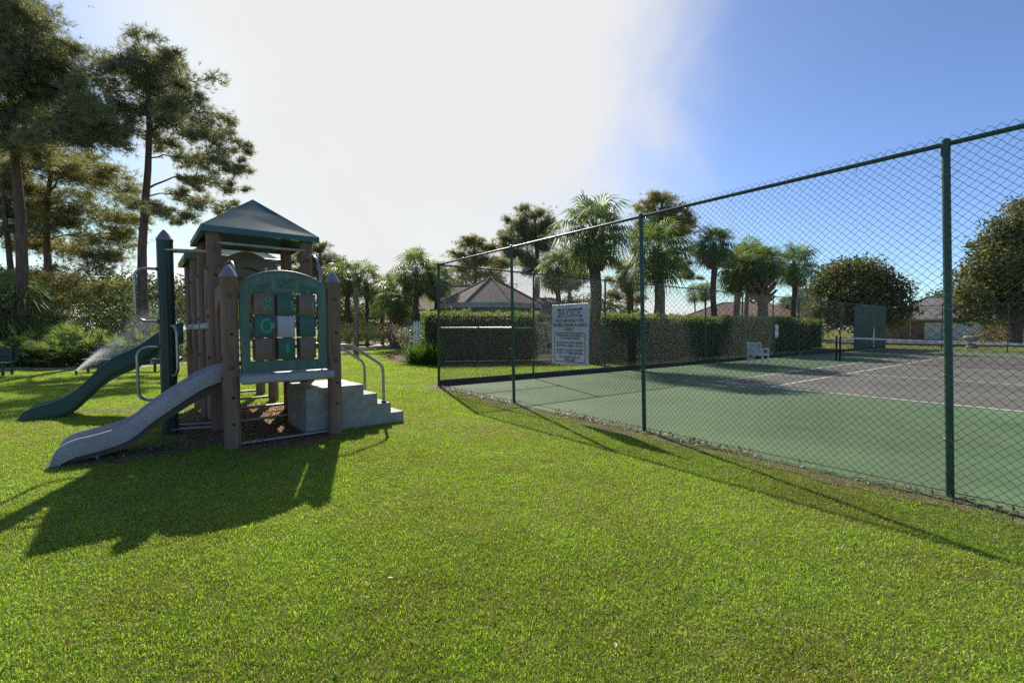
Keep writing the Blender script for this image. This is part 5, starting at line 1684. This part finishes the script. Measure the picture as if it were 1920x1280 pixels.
N = 15000
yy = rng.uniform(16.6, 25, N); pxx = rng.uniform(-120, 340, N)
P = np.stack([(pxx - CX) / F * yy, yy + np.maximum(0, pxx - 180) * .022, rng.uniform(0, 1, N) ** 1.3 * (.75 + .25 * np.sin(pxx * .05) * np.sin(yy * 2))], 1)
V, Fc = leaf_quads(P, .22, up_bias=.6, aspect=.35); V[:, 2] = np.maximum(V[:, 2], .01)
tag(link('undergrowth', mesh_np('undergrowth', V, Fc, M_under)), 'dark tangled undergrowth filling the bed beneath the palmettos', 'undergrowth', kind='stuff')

# white picket pieces
def picket(label, A_, B_, h):
    d = B_ - A_; L_ = d.length
    f = thing('picket_fence', label, 'fence', A_, math.atan2(d.y, d.x), 'white picket pieces by the hedge')
    n_ = max(3, int(L_ / .13)); me = None
    for i in range(n_):
        if me is None:
            m = MB(); m.prism([(-.045, .05), (.045, .05), (.045, h - .06), (0, h), (-.045, h - .06)], -.012, .012)
            q = m.build('picket', M_white, f); me = q.data
        else: q = link('picket', me, f)
        q.location = (L_ * (i + .5) / n_, 0, 0)
    for z in (.35, h - .35):
        m = MB(); m.box((L_ / 2, .03, z), (L_, .03, .09)); m.build('rail', M_white, f)
a_, b_ = at(775, 640, 19.9), at(789, 640, 19.6)
picket('short white picket gate at the left end of the clipped hedge', Vector((a_.x, 19.9, 0)), Vector((b_.x, 19.6, 0)), 1.78)
a_, b_ = at(1003, 640, 20.4), at(1040, 640, 21)
picket('white picket piece between the clipped hedge and the notice sign', Vector((a_.x, 20.4, 0)), Vector((b_.x, 21, 0)), 1.75)
a_, b_ = at(1112, 640, 19.5), at(1123, 640, 19.9)
picket('white picket sliver between the notice sign and the long hedge', Vector((a_.x, 19.5, 0)), Vector((b_.x, 19.9, 0)), 1.75)

# ------------------------------------------------------------------ houses
def hip_house(label, c, rz, Lx, Ly, he, za, ridge, wall, roofm, ov=.55, group='houses round the court', extras=None):
    """hipped house: local x along the long side; front at -y"""
    t = thing('house', label, 'house', c, rz, group)
    m = MB(); m.box((0, 0, he / 2 - .05), (Lx, Ly, he)); m.build('wall', wall, t)
    hx, hy = Lx / 2 + ov, Ly / 2 + ov
    rf = MB()
    rf.add([(-hx, -hy, he), (hx, -hy, he), (hx, hy, he), (-hx, hy, he), (-ridge / 2, 0, za), (ridge / 2, 0, za)],
           [(0, 1, 5, 4), (1, 2, 5), (2, 3, 4, 5), (3, 0, 4), (3, 2, 1, 0)])
    r_ = rf.build('roof', roofm, t)
    m = MB()
    for x, y, sx, sy in ((0, -hy, 2 * hx, .05), (0, hy, 2 * hx, .05), (-hx, 0, .05, 2 * hy - .1), (hx, 0, .05, 2 * hy - .1)):
        m.box((x, y, he - .11), (sx, sy, .24))
    m.build('fascia', M_fascia, t)
    m = MB()
    for a, b in (((-hx, -hy, he), (-ridge / 2, 0, za)), ((hx, -hy, he), (ridge / 2, 0, za)), ((hx, hy, he), (ridge / 2, 0, za)), ((-hx, hy, he), (-ridge / 2, 0, za)), ((-ridge / 2 - .01, 0, za), (ridge / 2 + .01, 0, za))):
        m.tube([Vector(a) + Vector((0, 0, .02)), Vector(b) + Vector((0, 0, .03))], .07, 5)
    m.build('ridge_cap', roofm, r_)
    return t
def window(t, x, y, z, w, h, side='-y', mat=None):
    m = MB()
    ax = 'y'
    for a, b, c_, d_ in ((-w / 2 - .07, w / 2 + .07, h / 2, h / 2 + .07), (-w / 2 - .07, w / 2 + .07, -h / 2 - .07, -h / 2), (-w / 2 - .07, -w / 2, -h / 2, h / 2), (w / 2, w / 2 + .07, -h / 2, h / 2), (-.02, .02, -h / 2, h / 2)):
        m.box(((a + b) / 2, 0, (c_ + d_) / 2), (b - a, .07, d_ - c_))
    f = m.build('window', M_white, t); f.location = (x, y, z)
    m = MB(); m.box((0, .015, 0), (w, .02, h)); m.build('pane', M_glass, f)
hc = at(915, 600, 28)
hA = thing('house', 'sage-green octagonal house with a pointed brown roof behind the clipped hedge', 'house', (hc.x, 31.8, 0), R(22.5), 'houses round the court')
def ngon(r, z, n=8): return [(r * math.cos(2 * math.pi * k / n), r * math.sin(2 * math.pi * k / n), z) for k in range(n)]
m = MB(); m.add(ngon(3.15, -.1) + ngon(3.15, 3.08), [(k, (k + 1) % 8, 8 + (k + 1) % 8, 8 + k) for k in range(8)]); m.build('wall', M_wall, hA)
m = MB(); m.add(ngon(3.75, 3.08) + [(0, 0, 5.02)], [(k, (k + 1) % 8, 8) for k in range(8)] + [tuple(range(7, -1, -1))]); rA = m.build('roof', M_shingle, hA)
for k in range(8):
    a = Vector(ngon(3.75, 3.10)[k]); m = MB(); m.tube([a, Vector((0, 0, 5.06))], .06, 5); m.build('ridge_cap', M_shingle, rA)
m = MB(); m.add(ngon(3.78, 2.77) + ngon(3.78, 3.09) + ngon(3.70, 2.77) + ngon(3.70, 3.09), [(k, (k + 1) % 8, 8 + (k + 1) % 8, 8 + k) for k in range(8)] + [(16 + k, 24 + k, 24 + (k + 1) % 8, 16 + (k + 1) % 8) for k in range(8)] + [(k, 16 + k, 16 + (k + 1) % 8, (k + 1) % 8) for k in range(8)])
m.build('fascia', M_fascia, hA)
hB_ = at(800, 600, 36)
hip_house('lower wing of a brown-roofed house left of the sage house', Vector((hB_.x + 2.2, 38, 0)), R(-3), 9.0, 8, 2.85, 5.0, 3.0, M_wall, M_shingle, ov=.6)
hE = at(1010, 600, 38)
hip_house('brown-roofed house wing stretching right behind the notice sign', Vector((hE.x + .2, 39, 0)), R(-3), 8, 7, 2.5, 4.0, 2.0, M_wall, M_shingle, ov=.6)
hc = at(700, 600, 70)
hip_house('distant tan-roofed house low behind the palm row', Vector((hc.x, 72, 0)), R(8), 12, 9, 2.3, 3.9, 5, M_tan, M_shingle, ov=.6)
hc = at(1400, 600, 60)
hD = hip_house('distant red-brown roofed house behind the long hedge', Vector((hc.x + .5, 62, 0)), R(-32), 13, 10, 2.9, 5.0, 5, M_brick, M_shingle_r, ov=.6)
hc = at(1758, 600, 60)
hG = hip_house('grey-roofed house with a pale garage door beyond the road', Vector((hc.x, 60, 0)), R(-42), 10.5, 9, 2.65, 5.6, 2.2, M_brick, M_shingle_g, ov=.6)
m = MB(); m.box((1.2, -4.53, 1.12), (5.0, .06, 2.15), bevel=.01); gd = m.build('garage_door', M_white, hG)
for k in range(4):
    m = MB(); m.box((1.2, -4.57, .32 + k * .53), (4.9, .03, .49), bevel=.006); m.build('door_panel', M_white, gd)
hc = at(1870, 600, 66)
hip_house('long brick house behind the very large magnolia', Vector((hc.x + 4, 66, 0)), R(-42), 18, 9, 2.7, 4.8, 9, M_brick, M_shingle_g, ov=.6)
# high rise far away
tw_ = at(1514, 600, 420)
tb = thing('tower_block', 'pinkish high-rise block far behind the lone palm', 'building', (tw_.x, 420, 0), R(-25))
m = MB(); m.box((0, 0, 19), (19, 12, 38)); m.build('wall', M_pinkwall, tb)
fl = None
for k in range(11):
    m_ = MB()
    if fl is None:
        m_.box((0, -6.1, 0), (17.5, .3, 1.4)); q = m_.build('window_band', M_glass, tb); fl = q.data
    else: q = link('window_band', fl, tb)
    q.location = (0, 0, 3 + k * 3.2)

# ------------------------------------------------------------------ litter and grass
def inside(poly, X, Y):
    px = np.array([p[0] for p in poly]); py = np.array([p[1] for p in poly])
    c = np.zeros(len(X), bool); j = len(px) - 1
    for i in range(len(px)):
        q = ((py[i] > Y) != (py[j] > Y)) & (X < (px[j] - px[i]) * (Y - py[i]) / (py[j] - py[i] + 1e-12) + px[i])
        c ^= q; j = i
    return c

# dry leaves along the near fence
N = 5200
tt = rng.uniform(-.2, 13.5, N); ss = -.06 + rng.normal(size=N) * .07
P = np.array(C0)[None] + ss[:, None] * np.array(v)[None] - tt[:, None] * np.array(u)[None]
P[:, 2] = rng.uniform(.008, .035, N)
clump = rng.random(N) < np.clip(.45 + .6 * np.sin(tt * 2.1) * np.sin(tt * .9 + 1), .12, 1)
P = P[clump]
V, Fc = leaf_quads(P, .055, up_bias=2.5, aspect=.35)
V[:, 2] = np.maximum(V[:, 2], .007)
tag(link('leaf_litter', mesh_np('leaf_litter', V, Fc, M_dry)), 'dry brown leaves and straw gathered along the foot of the fence', 'leaf litter', kind='stuff')
# chips under the playground
N = 5200
lx, ly = rng.uniform(-1.6, 1.9, N), rng.uniform(-.9, 4.2, N)
W = np.array(PA)[None] + lx[:, None] * np.array(e1)[None] + ly[:, None] * np.array(e2)[None]
kp = inside(BED_CHIPS, W[:, 0], W[:, 1]) | inside(BED_CHIPS2, W[:, 0], W[:, 1])
W = W[kp]; W[:, 2] = rng.uniform(.008, .03, len(W))
V, Fc = leaf_quads(W, .05, up_bias=3, aspect=.4); V[:, 2] = np.maximum(V[:, 2], .008)
tag(link('wood_chips', mesh_np('wood_chips', V, Fc, M_dry)), 'loose brown wood chips and straw on bare ground under the play structure', 'wood chips', kind='stuff')
# a few crisp leaves on the lawn
N = 90
yy = 1.9 + 10 * rng.random(N) ** 1.5; xx = (rng.random(N) * 2 - 1) * 1.15 * yy
P = np.stack([xx, yy, rng.uniform(.035, .05, N)], 1)
cs = (P - np.array(C0)) @ np.array(v)
P = P[cs < -.3]
V, Fc = leaf_quads(P, .032, up_bias=3, aspect=.5)
tag(link('fallen_leaves', mesh_np('fallen_leaves', V, Fc, M_dry)), 'scattered small dry leaves lying on the lawn', 'fallen leaves', kind='stuff')

# grass tufts
tuft_col = bpy.data.collections.new('grass_tufts')
GC = np.array([[.195, .300, .038], [.258, .370, .042], [.345, .430, .054], [.112, .190, .036], [.42, .46, .085], [.30, .240, .090], [.38, .310, .16], [.22, .165, .085]])
GPp = np.array([.21, .24, .15, .14, .05, .09, .05, .07])
def tuft(seed, nb, rad, hmin, hmax, w):
    r_ = np.random.default_rng(seed)
    V, Fc, Cc = [], [], []
    for i in range(nb):
        a = r_.uniform(0, 6.28); q = rad * math.sqrt(r_.random())
        b = np.array([q * math.cos(a), q * math.sin(a), -.004])
        ci = r_.choice(len(GC), p=GPp); dry = ci >= 5
        h = r_.uniform(hmin, hmax) * (.8 if dry else 1)
        az = r_.uniform(0, 6.28); tl_ = r_.uniform(.1, .75) if not dry else r_.uniform(.5, 1.25)
        d = np.array([math.cos(az) * math.sin(tl_), math.sin(az) * math.sin(tl_), math.cos(tl_)])
        s = np.array([-math.sin(az + r_.uniform(-.8, .8)), math.cos(az), 0]); s /= np.linalg.norm(s)
        ww = w * r_.uniform(.7, 1.25)
        p1 = b + d * h * .55
        p2 = b + d * h + np.array([math.cos(az), math.sin(az), -.6]) * h * r_.uniform(.05, .40)
        o = len(V)
        V += [b + s * ww * .5, b - s * ww * .5, p1 - s * ww * .45, p1 + s * ww * .45, p2]
        Fc += [(o, o + 1, o + 2), (o, o + 2, o + 3), (o + 3, o + 2, o + 4)]
        Cc += [GC[ci] * r_.uniform(.85, 1.15)] * 5
    me = mesh_np('grass_tuft', V, Fc, M_grass)
    ca = me.color_attributes.new('Col', 'FLOAT_COLOR', 'POINT')
    ca.data.foreach_set('color', np.concatenate([np.array(Cc), np.ones((len(Cc), 1))], 1).astype(np.float32).ravel())
    ob = bpy.data.objects.new('grass_tuft', me); tuft_col.objects.link(ob)
for s_ in range(6): tuft(100 + s_, 40, .075, .011, .031, .0030)

def scatter(n, y0, y1, pw):
    yy = y0 + (y1 - y0) * rng.random(n) ** pw
    xx = (rng.random(n) * 2 - 1) * (1.18 * yy + .5)
    return xx, yy
XY = []
for n_, y0, y1 in ((15000, 1.35, 3.2), (26000, 3.2, 6.0), (38000, 6.0, 11.0), (42000, 11.0, 19.0), (36000, 19.0, 34.0)):
    yy = np.sqrt(rng.uniform(y0 ** 2, y1 ** 2, n_)); xx = (rng.random(n_) * 2 - 1) * (1.17 * yy + .4)
    XY.append(np.stack([xx, yy], 1))
XY = np.concatenate(XY)
cs = (XY - np.array(C0)[:2]) @ np.array(v)[:2]; ct = -(XY - np.array(C0)[:2]) @ np.array(u)[:2]
oncourt = (cs > -.05 + .09 * np.sin(ct * 3) * np.sin(ct * 7.3)) & (ct > -.30)
keep = ~oncourt
strip = (cs > -.26) & (cs < 0) & (ct > -.3)
keep &= ~(strip & (rng.random(len(XY)) < .60))
strip = (cs > -.60) & (cs <= -.26) & (ct > -.3)
keep &= ~(strip & (rng.random(len(XY)) < np.clip(.28 + .5 * np.sin(ct * 1.7) * np.sin(ct * .63 + 2), 0, .7)))
for poly in (BED_LEFT, BED_MID, BED_FAR, BED_HEDGE):
    keep &= ~inside(poly, XY[:, 0], XY[:, 1])
for poly, pr_ in ((BED_CHIPS, .90), (BED_CHIPS2, .75), (BARE, .62)):
    keep &= ~(inside(poly, XY[:, 0], XY[:, 1]) & (rng.random(len(XY)) < pr_))
keep &= ~inside(PATH_L + PATH_R[::-1], XY[:, 0], XY[:, 1])
XY = XY[keep]
n_ = len(XY)
gm = bpy.data.meshes.new('grass')
gm.vertices.add(n_)
gm.vertices.foreach_set('co', np.concatenate([XY, np.zeros((n_, 1))], 1).astype(np.float32).ravel())
A1 = gm.attributes.new('rot', 'FLOAT_VECTOR', 'POINT')
tilt = rng.normal(size=(n_, 2)) * .09
A1.data.foreach_set('vector', np.concatenate([tilt, rng.uniform(0, 6.28, (n_, 1))], 1).astype(np.float32).ravel())
A2 = gm.attributes.new('scl', 'FLOAT', 'POINT')
far = np.clip((XY[:, 1] - 6) / 14, 0, 1)
A2.data.foreach_set('value', (rng.uniform(.75, 1.25, n_) * (1 + 0.9 * far)).astype(np.float32))
gm.update()
go = link('grass', gm); tag(go, 'short mown bright green lawn grass', 'grass', kind='stuff')
ng = bpy.data.node_groups.new('grass_scatter', 'GeometryNodeTree')
ng.interface.new_socket('Geometry', in_out='INPUT', socket_type='NodeSocketGeometry')
ng.interface.new_socket('Geometry', in_out='OUTPUT', socket_type='NodeSocketGeometry')
N_, L_ = ng.nodes, ng.links
gi, go_ = N_.new('NodeGroupInput'), N_.new('NodeGroupOutput')
mp = N_.new('GeometryNodeMeshToPoints')
ip = N_.new('GeometryNodeInstanceOnPoints')
ci = N_.new('GeometryNodeCollectionInfo')
ci.inputs['Collection'].default_value = tuft_col
ci.inputs['Separate Children'].default_value = True
ci.inputs['Reset Children'].default_value = True
ip.inputs['Pick Instance'].default_value = True
rv = N_.new('FunctionNodeRandomValue'); rv.data_type = 'INT'
rv.inputs['Min'].default_value = 0 if False else 0
for s_ in rv.inputs:
    if s_.name == 'Max' and s_.type == 'INT': s_.default_value = 5
    if s_.name == 'Min' and s_.type == 'INT': s_.default_value = 0
na1 = N_.new('GeometryNodeInputNamedAttribute'); na1.data_type = 'FLOAT_VECTOR'; na1.inputs['Name'].default_value = 'rot'
na2 = N_.new('GeometryNodeInputNamedAttribute'); na2.data_type = 'FLOAT'; na2.inputs['Name'].default_value = 'scl'
e2r = N_.new('FunctionNodeEulerToRotation')
L_.new(gi.outputs[0], mp.inputs['Mesh']); L_.new(mp.outputs['Points'], ip.inputs['Points'])
L_.new(ci.outputs[0], ip.inputs['Instance'])
L_.new([s for s in rv.outputs if s.type == 'INT'][0], ip.inputs['Instance Index'])
L_.new(na1.outputs['Attribute'], e2r.inputs[0]); L_.new(e2r.outputs[0], ip.inputs['Rotation'])
L_.new(na2.outputs['Attribute'], ip.inputs['Scale'])
L_.new(ip.outputs['Instances'], go_.inputs[0])
md = go.modifiers.new('scatter', 'NODES'); md.node_group = ng
